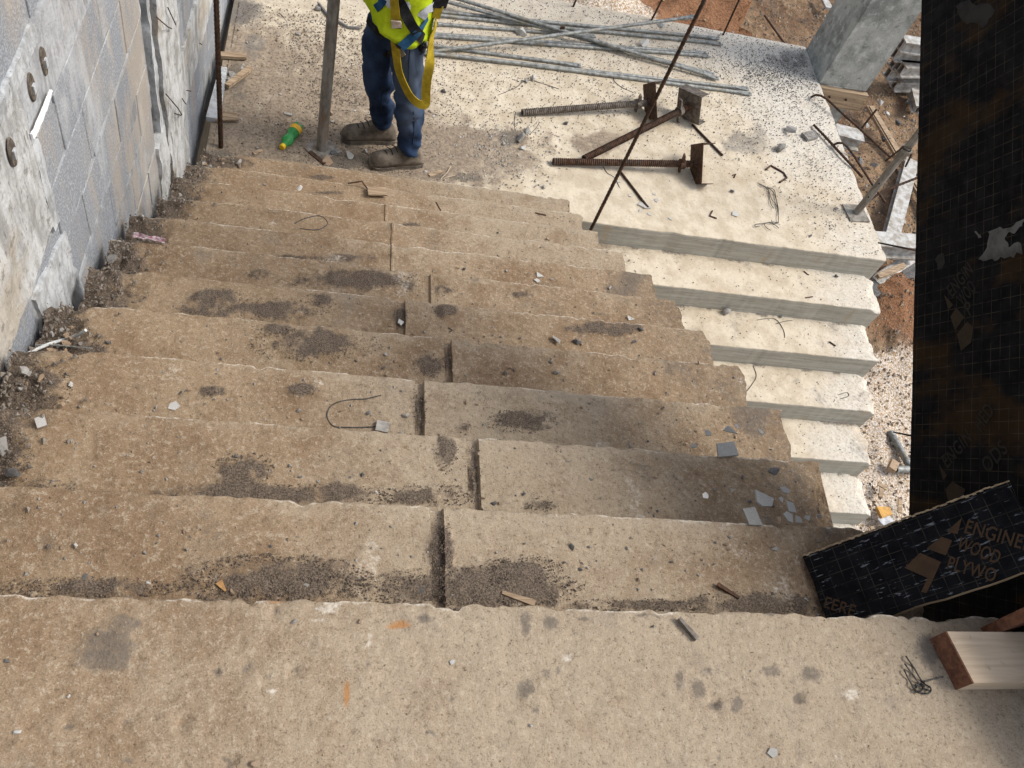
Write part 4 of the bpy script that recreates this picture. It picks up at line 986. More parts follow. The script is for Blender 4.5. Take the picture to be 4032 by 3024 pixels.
br = [.095, .10, .12, .052, .085, .075, .066, .046, .034, .066, .046, .034, .06, .042, .028, .06, .042, .028]
for (wr, sd_) in ((wL, 1), (wR, -1)):                       # hands: palm and five bent fingers each
    wi = bv.index(wr); palm = wr + fw * .075 - lf * (.02 * sd_) + Vector((0, 0, .015)); pi_ = len(bv); bv.append(palm); br.append(.026); be.append((wi, pi_))
    for fi, (off, ln) in enumerate(((.030, .072), (.010, .080), (-.010, .075), (-.028, .058))):
        b0 = palm + fw * .03 + Vector((0, 0, off)); b1 = b0 + fw * ln * .5 - lf * (.012 * sd_); b2_ = b1 + fw * ln * .28 - lf * (.035 * sd_)
        k0 = len(bv); bv += [b0, b1, b2_]; br += [.0095, .0085, .007]; be += [(pi_, k0), (k0, k0 + 1), (k0 + 1, k0 + 2)]
    t0 = palm - fw * .01 + Vector((0, 0, .045)) - lf * (.012 * sd_); k0 = len(bv); bv += [t0, t0 + fw * .035 + Vector((0, 0, .014)) - lf * (.015 * sd_)]; br += [.011, .009]; be += [(pi_, k0), (k0, k0 + 1)]
body = put('body', skin_mesh('body', bv, be, br, 2), M['skin'], worker)
# jeans
up_ = Vector((0, 0, 1))
def lerp(a, b, t): return a.lerp(b, t)
jv = [pc + up_ * .02, pc + up_ * .11]; jr = [(.135, .115), (.145, .12)]; je = [(0, 1)]
for (h_, k_, a_, dr) in ((hL, kL, aL, 1.0), (hR, kR, aR, .97)):
    ch = [h_ + up_ * .0, lerp(h_, k_, .35), lerp(h_, k_, .72), k_, lerp(k_, a_, .3), lerp(k_, a_, .65), lerp(k_, a_, .86), a_ + up_ * -.012]
    rr = [.094, .089, .081, .078, .077, .075, .074, .070]
    n0 = len(jv); jv += ch; jr += [r * dr for r in rr]; je += [(0, n0)] + [(n0 + i, n0 + i + 1) for i in range(7)]
jm = skin_mesh('jeans', jv, je, jr, 3)
def ridge(x, y, seed, o=3):
    return 1 - 2 * np.abs(fbm(x, y, seed, o) - .5) * 2
def jw(c):
    z = c[:, 2]; d = np.zeros(len(c)); ang = c[:, 0] * 1.0 + c[:, 1] * .55
    for (k_, a_, sg) in ((kL, aL, 1), (kR, aR, -1)):
        near = np.exp(-(((c[:, 0] - a_.x) ** 2 + (c[:, 1] - a_.y) ** 2) / .17 ** 2))
        w1 = np.exp(-np.clip((z - a_.z - .05) / .11, 0, 9) ** 2); w2 = np.exp(-((z - k_.z + .03) / .12) ** 2)
        d += near * (w1 * .050 * (ridge(ang * 5 + sg * z * 5, (z + sg * ang * .45) * 13, 3 + sg) - .52) + w2 * .036 * (ridge(ang * 4, (z - sg * ang * .7) * 9, 13 + sg) - .52))
    d += .024 * (ridge(ang * 7 + c[:, 1] * 4, (z + ang * .5) * 4.5, 701) - .45)
    d += .018 * np.exp(-((z - hL.z - .01) / .11) ** 2) * (ridge(ang * 5, (z - ang * .9) * 11, 31) - .5)
    d = np.maximum(d, -.014)
    return d
wrinkle(jm, jw)
cz = np.array([v.co[:] for v in jm.vertices])
fade = np.maximum(np.exp(-(((cz[:, 0] - (hL.x + .03)) / .09) ** 2 + ((cz[:, 2] - (hL.z - .10)) / .22) ** 2)), .8 * np.exp(-(((cz[:, 0] - (kL.x + .02)) / .07) ** 2 + ((cz[:, 2] - (kL.z - .05)) / .16) ** 2)))
attr(jm, 'fade', fade)
jeans = put('jeans', jm, M['denim'], worker)
# boots
def boot(ank, toe, name='boot'):
    d = (toe - ank); d.z = 0; d.normalize(); s_ = Vector((-d.y, d.x, 0)); base = Vector((ank.x, ank.y, FL))
    st = [(-.085, .020, .045), (-.078, .034, .088), (-.05, .041, .128), (-.01, .043, .150), (.035, .044, .146), (.07, .045, .128), (.105, .047, .108), (.14, .051, .096), (.172, .052, .090), (.20, .047, .078), (.218, .035, .058), (.226, .014, .030)]
    vs = []; fs = []; K = 14
    for (t, w_, h_) in st:
        for k in range(K):
            a = math.pi * k / (K - 1); x = math.cos(a); z = math.sin(a)
            x = math.copysign(abs(x) ** .75, x); z = max(z, 0.0) ** .8
            q = base + d * t + s_ * (x * w_) + up_ * (.022 + z * (h_ - .022))
            q += s_ * float((vn(t * 50, k * 1.7, 3) - .5) * .006) + up_ * float((vn(t * 60, k * 1.3, 8) - .5) * .006)
            vs.append(q)
    for i in range(len(st) - 1):
        for k in range(K - 1): fs.append((i * K + k, (i + 1) * K + k, (i + 1) * K + k + 1, i * K + k + 1))
    fs += [tuple(range(K)), tuple(reversed(range((len(st) - 1) * K, len(st) * K)))]
    for i in range(len(st) - 1): fs.append((i * K, i * K + K - 1, (i + 1) * K + K - 1, (i + 1) * K))
    me = mesh(name, vs, fs); bm = bmesh.new(); bm.from_mesh(me); bmesh.ops.recalc_face_normals(bm, faces=bm.faces); bm.to_mesh(me); bm.free(); me.shade_smooth()
    o = put(name, me, M['boot'], worker)
    ol = [(-.09, .022), (-.08, .038), (-.04, .045), (.03, .044), (.08, .045), (.14, .055), (.18, .055), (.21, .045), (.229, .024)]
    mb = MB(); pl = [base + d * t + s_ * w_ for t, w_ in ol] + [base + d * t - s_ * w_ for t, w_ in reversed(ol)]
    mb.prism([p + up_ * -.003 for p in pl], (0, 0, .027)); mb.build('sole', M['sole'], o)
    mb = MB()
    for j in range(4):
        t = .055 + j * .024; zt = .150 - j * .017
        MB().tube([base + d * t + s_ * .030 + up_ * (zt - .012), base + d * (t + .012) + up_ * (zt + .006), base + d * (t + .02) - s_ * .030 + up_ * (zt - .014)], .003, 5).build('lace', M['lace'], o)
    return o
boot(aL + Vector((.0, .0, 0)), V(onz(1400, 655, ZL))); boot(aR + Vector((-.005, -.0, 0)), V(onz(1335, 545, ZL)))
# side seams of the jeans
def on_surface(objs, pts, lift, steps=8):
    out = []
    dense = []
    for a, b_ in zip(pts[:-1], pts[1:]):
        for k in range(steps): dense.append((a[0] + (b_[0] - a[0]) * k / steps, a[1] + (b_[1] - a[1]) * k / steps))
    dense.append(pts[-1]); last = None
    for (x, y) in dense:
        d = V(ray(x, y)).normalized(); best = None
        for bv_ in objs:
            hit = bv_.ray_cast(V(CAM), d)
            if hit[0] is not None and (best is None or hit[3] < best[1]): best = (hit[0], hit[3], hit[1])
        if best is None: continue
        n_ = best[2] if best[2].dot(d) < 0 else -best[2]
        out.append((best[0] + n_ * lift, n_))
    return out
def bvh_of(o):
    me = o.data; return BVHTree.FromPolygons([v.co.copy() for v in me.vertices], [tuple(p.vertices) for p in me.polygons])
def ribbon(path, w_, th, name, mat, parent):
    """path of (point, normal): a woven strap of real thickness"""
    P = [p for p, _ in path]; N = [n for _, n in path]; k = len(P); vs = []; fs = []
    for i in range(k):
        d = (P[min(i + 1, k - 1)] - P[max(i - 1, 0)]).normalized(); s_ = d.cross(N[i]).normalized() * (w_ / 2); n_ = N[i] * (th / 2)
        vs += [P[i] + s_ + n_, P[i] - s_ + n_, P[i] - s_ - n_, P[i] + s_ - n_]
    for i in range(k - 1):
        for j in range(4): fs.append((i * 4 + j, i * 4 + (j + 1) % 4, (i + 1) * 4 + (j + 1) % 4, (i + 1) * 4 + j))
    fs += [(3, 2, 1, 0), tuple((k - 1) * 4 + j for j in range(4))]
    me = mesh(name, vs, fs); bm = bmesh.new(); bm.from_mesh(me); bmesh.ops.recalc_face_normals(bm, faces=bm.faces); bm.to_mesh(me); bm.free()
    me.shade_smooth(); me.set_sharp_from_angle(angle=math.radians(50)); return put(name, me, mat, parent)
def Ppix(x, y): return (1300 + x * .4219, y * .4219)
jb = bvh_of(jeans)
for pts in ([Ppix(745, 440), Ppix(735, 600), Ppix(730, 760)], [Ppix(780, 1040), Ppix(785, 1180), Ppix(770, 1350)], [Ppix(495, 560), Ppix(485, 800), Ppix(478, 1050)]):
    ps = on_surface([jb], pts, .0012)
    if len(ps) > 3: MB().tube([p for p, _ in ps], .0022, 5).build('seam', M['seam'], jeans, True)
# vest with a slanting hem
K = 48; vs = []; fs = []
lev = [(0.0, .175, .150), (.10, .172, .148), (.22, .178, .145), (.34, .188, .142), (.46, .185, .130), (.53, .150, .105), (.57, .085, .075)]
rows = []
tc = pc + Vector((.005, -.01, 0))
for li in range(25):
    t = li / 24; zt = t * .57
    for a_, b_ in zip(lev[:-1], lev[1:]):
        if a_[0] <= zt <= b_[0] + 1e-6:
            q = (zt - a_[0]) / (b_[0] - a_[0]); ra = a_[1] + (b_[1] - a_[1]) * q; rb = a_[2] + (b_[2] - a_[2]) * q
    for k in range(K):
        th = 2 * math.pi * k / K; dirv = lf * math.cos(th) + fw * math.sin(th)
        low = .050 - .060 * max(-1, min(1, (dirv.x * .80 - dirv.y * .60))) - .012 * math.sin(th * 3)
        z = pc.z + low * (1 - t) ** 1.5 + zt + .0
        fl = (1 - t) ** 2 * .018
        r_ = 1 + .05 * (float(vn(k * .9, li * .45, 12)) - .5) * 2 + .05 * math.sin(th * 7 + li * .35) * (1 - t)
        p = tc + lf * (math.cos(th) * (ra + fl) * r_) + fw * (math.sin(th) * (rb + fl) * r_); p.z = z; vs.append(p)
for li in range(24):
    for k in range(K): fs.append((li * K + k, li * K + (k + 1) % K, (li + 1) * K + (k + 1) % K, (li + 1) * K + k))
me = mesh('vest', vs, fs); me.shade_smooth(); vest = put('vest', me, M['vest'], worker)
bm = bmesh.new(); bm.from_mesh(me); bmesh.ops.recalc_face_normals(bm, faces=bm.faces); bmesh.ops.solidify(bm, geom=list(bm.faces), thickness=.004); bm.to_mesh(me); bm.free(); me.shade_smooth()
vb = bvh_of(vest); both = [vb, jb]
def strap(pts, w_, mat, lift=.006, name='harness_strap', th=.003, objs=None):
    ps = on_surface(objs or both, pts, lift, 6)
    if len(ps) < 3: return None
    # smooth the path
    P = [p for p, _ in ps]; N = [n for _, n in ps]
    for _ in range(2):
        P = [P[0]] + [(P[i - 1] + P[i] * 2 + P[i + 1]) / 4 for i in range(1, len(P) - 1)] + [P[-1]]
        N = [N[0]] + [(N[i - 1] + N[i] * 2 + N[i + 1]).normalized() for i in range(1, len(N) - 1)] + [N[-1]]
    return ribbon(list(zip(P, N)), w_, th, name, mat, worker)
strap([Ppix(655, -10), Ppix(700, 130), Ppix(790, 270), Ppix(880, 400)], .052, M['black'], .010)
strap([Ppix(900, 160), Ppix(840, 270), Ppix(740, 370), Ppix(660, 440)], .044, M['blue'], .006)
strap([Ppix(500, -15), Ppix(465, 60), Ppix(430, 80)], .042, M['blue'], .006)
strap([Ppix(640, 420), Ppix(560, 520), Ppix(510, 480)], .036, M['black'], .008)
strap([Ppix(855, 400), Ppix(850, 440), Ppix(870, 470)], .04, M['black'], .010)
strap([Ppix(650, 455), Ppix(700, 510)], .03, M['buckle'], .012, 'strap_adjuster')
strap([Ppix(320, 120), Ppix(380, 230), Ppix(450, 300), Ppix(500, 350)], .034, M['black'], .004, 'belt', objs=[jb])
strap([Ppix(530, -10), Ppix(560, 30), Ppix(585, 48)], .045, M['reflect'], .004, 'reflective_band', objs=[vb])
strap([Ppix(700, 20), Ppix(720, 75), Ppix(710, 95)], .035, M['reflect'], .004, 'reflective_band', objs=[vb])
strap([Ppix(845, 160), Ppix(900, 90), Ppix(960, 55)], .05, M['reflect'], .004, 'reflective_band', objs=[vb])
strap([Ppix(615, -15), Ppix(617, 80), Ppix(618, 175)], .045, M['yellow'], .016, 'lanyard_strap')
strap([Ppix(618, 165), Ppix(620, 205), Ppix(622, 240)], .046, M['buckle'], .021, 'buckle', .008)
# the yellow lanyard hanging in a loop in front of the near thigh
front = min(kL.y, aL.y) - .105
def hang(px, yy): return V(ony(px[0], px[1], yy))
lp = [(Ppix(608, 235), 0), (Ppix(605, 380), .0), (Ppix(618, 520), -.004), (Ppix(640, 660), -.01), (Ppix(690, 790), -.02), (Ppix(750, 900), -.03), (Ppix(820, 965), -.035), (Ppix(880, 978), -.035),
      (Ppix(893, 940), -.03), (Ppix(893, 850), -.02), (Ppix(905, 730), .0), (Ppix(930, 600), .02), (Ppix(935, 470), .04), (Ppix(945, 350), .06), (Ppix(980, 250), .07), (Ppix(985, 150), .08)]
pts = [hang(p, front + 0.02 + dy) for p, dy in lp]
dense = []
for i in range(len(pts) - 1):
    p0, p1, p2, p3 = pts[max(i - 1, 0)], pts[i], pts[i + 1], pts[min(i + 2, len(pts) - 1)]
    for k in range(6):
        t = k / 6; dense.append(.5 * ((2 * p1) + (p2 - p0) * t + (2 * p0 - 5 * p1 + 4 * p2 - p3) * t * t + (3 * p1 - p0 - 3 * p2 + p3) * t ** 3))
dense.append(pts[-1])
tocam = (V(CAM) - pts[5]); tocam.z *= .55; tocam.normalize()
nrm_ = []
for i, p in enumerate(dense):
    q = i / len(dense); tw = .25 + (.5 * math.sin(q * 7)) + (1.15 if q > .66 else 0) * min(1, (q - .66) * 8 if q > .66 else 0)
    d = (dense[min(i + 1, len(dense) - 1)] - dense[max(i - 1, 0)]).normalized()
    n_ = (tocam - d * tocam.dot(d)).normalized(); nrm_.append(Quaternion(d, tw * .9) @ n_)
ribbon(list(zip(dense, nrm_)), .048, .004, 'lanyard', M['yellow'], worker)
e_ = dense[-1]
MB().box(e_ + Vector((.004, .0, .03)), (Vector((1, 0, 0)), Vector((0, 1, 0)), Vector((.12, 0, 1))), (.020, .012, .035)).build('lanyard_cover', M['yellow'], worker)
MB().box(e_ + Vector((.008, .01, .115)), (Vector((1, .2, 0)), Vector((-.2, 1, 0)), Vector((.12, 0, 1))), (.036, .025, .062)).build('shock_pack', M['black'], worker)
# sleeves, head, hair, helmet (above the picture)
for (s_, e2) in ((sL, eL), (sR, eR)): MB().tube([s_ + up_ * .03, s_.lerp(e2, .4), s_.lerp(e2, .98)], [.078, .068, .060], 14).build('sleeve', M['shirt'], worker, True)
def ellipsoid(name, c, r, mat, parent, zmin=-1.0, seg=24):
    bm = bmesh.new(); bmesh.ops.create_uvsphere(bm, u_segments=seg, v_segments=16, radius=1)
    if zmin > -1: bmesh.ops.delete(bm, geom=[v for v in bm.verts if v.co.z < zmin], context='VERTS')
    for v in bm.verts: v.co = c + fw * (v.co.y * r[1]) + lf * (v.co.x * r[0]) + up_ * (v.co.z * r[2])
    return put(name, from_bm(name, bm, True), mat, parent)
hc = head + up_ * .03
ellipsoid('hair', hc + up_ * .015 - fw * .008, (.081, .098, .105), M['hair'], worker, .05)
hel = ellipsoid('helmet', hc + up_ * .04, (.112, .130, .115), M['helmet'], worker, .12)
ellipsoid('nose', hc + fw * .095 - up_ * .02, (.012, .016, .020), M['skin'], worker)
for s2 in (-1, 1):
    ellipsoid('ear', hc + lf * (.083 * s2) - up_ * .012, (.010, .020, .030), M['skin'], worker)
    ellipsoid('eye', hc + lf * (.031 * s2) + fw * .080 + up_ * .008, (.012, .009, .008), M['reflect'], worker)
ellipsoid('mouth', hc + fw * .080 - up_ * .058, (.024, .008, .006), M['redtimber'], worker)
bm = bmesh.new(); bmesh.ops.create_circle(bm, segments=32, radius=1); r_ = bmesh.ops.extrude_edge_only(bm, edges=list(bm.edges)); nv = [v for v in r_['geom'] if isinstance(v, bmesh.types.BMVert)]
for v in bm.verts:
    o_ = v in nv; k_ = 1.0
    base_ = hc + up_ * .052 + fw * (v.co.y * .130) + lf * (v.co.x * .112)
    if o_: base_ += fw * (v.co.y * .012 + (.028 if v.co.y > .3 else 0)) + lf * (v.co.x * .012) - up_ * .008
    v.co = base_
put('helmet_brim', from_bm('helmet_brim', bm, True), M['helmet'], hel)

# ------------------------------------------------------------------ green bottle
cap_ = V(onz(1112, 578, ZL + .028)); bot_ = V(onz(1172, 500, ZL + .034))
axv = (cap_ - bot_).normalized(); Lb = (cap_ - bot_).length + .02
bt = thing('plastic_bottle', 'small green plastic bottle with yellow cap lying in the dust near the prop', 'bottle', tuple((cap_ + bot_) / 2))
def lathe(prof, o_, ax, n=24):
    x, y, z = frame_of(ax); vs = []; fs = []
    for (t, r_) in prof:
        for k in range(n):
            a = 2 * math.pi * k / n; vs.append(o_ + ax * t + x * (math.cos(a) * r_) + y * (math.sin(a) * r_))
    for i in range(len(prof) - 1):
        for k in range(n): fs.append((i * n + k, i * n + (k + 1) % n, (i + 1) * n + (k + 1) % n, (i + 1) * n + k))
    fs += [tuple(reversed(range(n))), tuple((len(prof) - 1) * n + k for k in range(n))]
    return vs, fs
S_ = Lb / .19
prof = [(.0, .012), (.001, .024), (.008, .031), (.03, .033), (.05, .033), (.058, .0325), (.075, .031), (.088, .0255), (.10, .0265), (.118, .0325), (.135, .031), (.15, .022), (.160, .0135), (.172, .012)]
vs, fs = lathe([(t * S_, r_) for t, r_ in prof], bot_ - axv * .01, axv)
for i, v in enumerate(vs):
    if i < 24 * 3: vs[i] = v + axv * (.006 * math.cos(5 * 2 * math.pi * (i % 24) / 24))
b_ = MB(); b_.add(vs, fs); bb = b_.build('bottle_body', M['bottle'], bt, True)
vs, fs = lathe([(.022 * S_, .0338), (.052 * S_, .0338)], bot_ - axv * .01, axv); 
b_ = MB(); b_.add(vs, fs[:-2]); b_.build('label_band', M['blabel'], bt, True)
vs, fs = lathe([(.168 * S_, .0155), (.170 * S_, .0165), (.186 * S_, .0165), (.188 * S_, .0150)], bot_ - axv * .01, axv); b_ = MB(); b_.add(vs, fs); b_.build('cap', M['cap'], bt, True)

# ------------------------------------------------------------------ stones and site litter
def rock_mesh(name, seed, flat=.7, n=12):
    rg = random.Random(seed); bm = bmesh.new()
    for _ in range(n):
        v = Vector((rg.gauss(0, 1), rg.gauss(0, 1), rg.gauss(0, 1))).normalized() * rg.uniform(.75, 1.0)
        bm.verts.new((v.x * rg.uniform(.85, 1.1), v.y * .8, v.z * flat))
    bmesh.ops.convex_hull(bm, input=list(bm.verts)); bmesh.ops.delete(bm, geom=[v for v in bm.verts if not v.link_faces], context='VERTS')
    return from_bm(name, bm)
def shard_mesh(name, seed):
    rg = random.Random(seed); k = rg.choice((3, 4, 4, 5)); mb = MB(); a0 = rg.uniform(0, 6)
    pts = [(math.cos(a0 + 2 * math.pi * i / k + rg.uniform(-.4, .4)) * rg.uniform(.65, 1.25), math.sin(a0 + 2 * math.pi * i / k) * rg.uniform(.5, 1.05), -.06) for i in range(k)]
    mb.prism(pts, (.03, .02, .17)); me = mesh(name, mb.v, mb.f); bm = bmesh.new(); bm.from_mesh(me); bmesh.ops.recalc_face_normals(bm, faces=bm.faces); bm.to_mesh(me); bm.free(); return me
ROCKS = {}
for key in ('stone', 'tanstone', 'whitestone', 'darkstone'):
    ROCKS[key] = []
    for q in range(6):
        me = rock_mesh('stone', hash(key) % 97 * 0 + q * 13 + len(key), .62 if q % 2 else .8); me.materials.append(M[key]); ROCKS[key].append(me)
ROCKS['shard'] = []
for q in range(7):
    me = shard_mesh('shard', q * 7 + 3); me.materials.append(M['shard']); ROCKS['shard'].append(me)
ROCKS['whiteshard'] = []
for q in range(5):
    me = shard_mesh('shard', q * 11 + 5); me.materials.append(M['whitestone']); ROCKS['whiteshard'].append(me)
def tz(i): return -i * RI if i < 12 else ZL
def px2m(P): return depth(P) / FPX
RR = random.Random(5)
KC = dict(stone='grey', tanstone='tan', whitestone='pale', darkstone='dark', shard='flat grey', whiteshard='white')
def stone(px, py, z, size_px, key='stone', label=None, group=None, name='stone', cat='stone', stretch=None, rot=None, tilt=.5):
    P = onz(px, py, z); s_ = size_px * px2m(P) * .5
    if label: label = label.replace('{c}', KC[key])
    me = RR.choice(ROCKS[key]); o = bpy.data.objects.new(name, me); link(o)
    hz = .10 if 'shard' in key else .55
    o.location = (P[0], P[1], z + s_ * hz * .75 + .001); st = stretch or (RR.uniform(.85, 1.2), RR.uniform(.75, 1.05), RR.uniform(.8, 1.0))
    o.scale = (s_ * st[0], s_ * st[1], s_ * st[2])
    tl = .10 if 'shard' in key else tilt
    o.rotation_euler = (RR.uniform(-tl, tl), RR.uniform(-tl, tl), RR.uniform(0, 6.28) if rot is None else rot)
    return tag(o, label, cat, group)
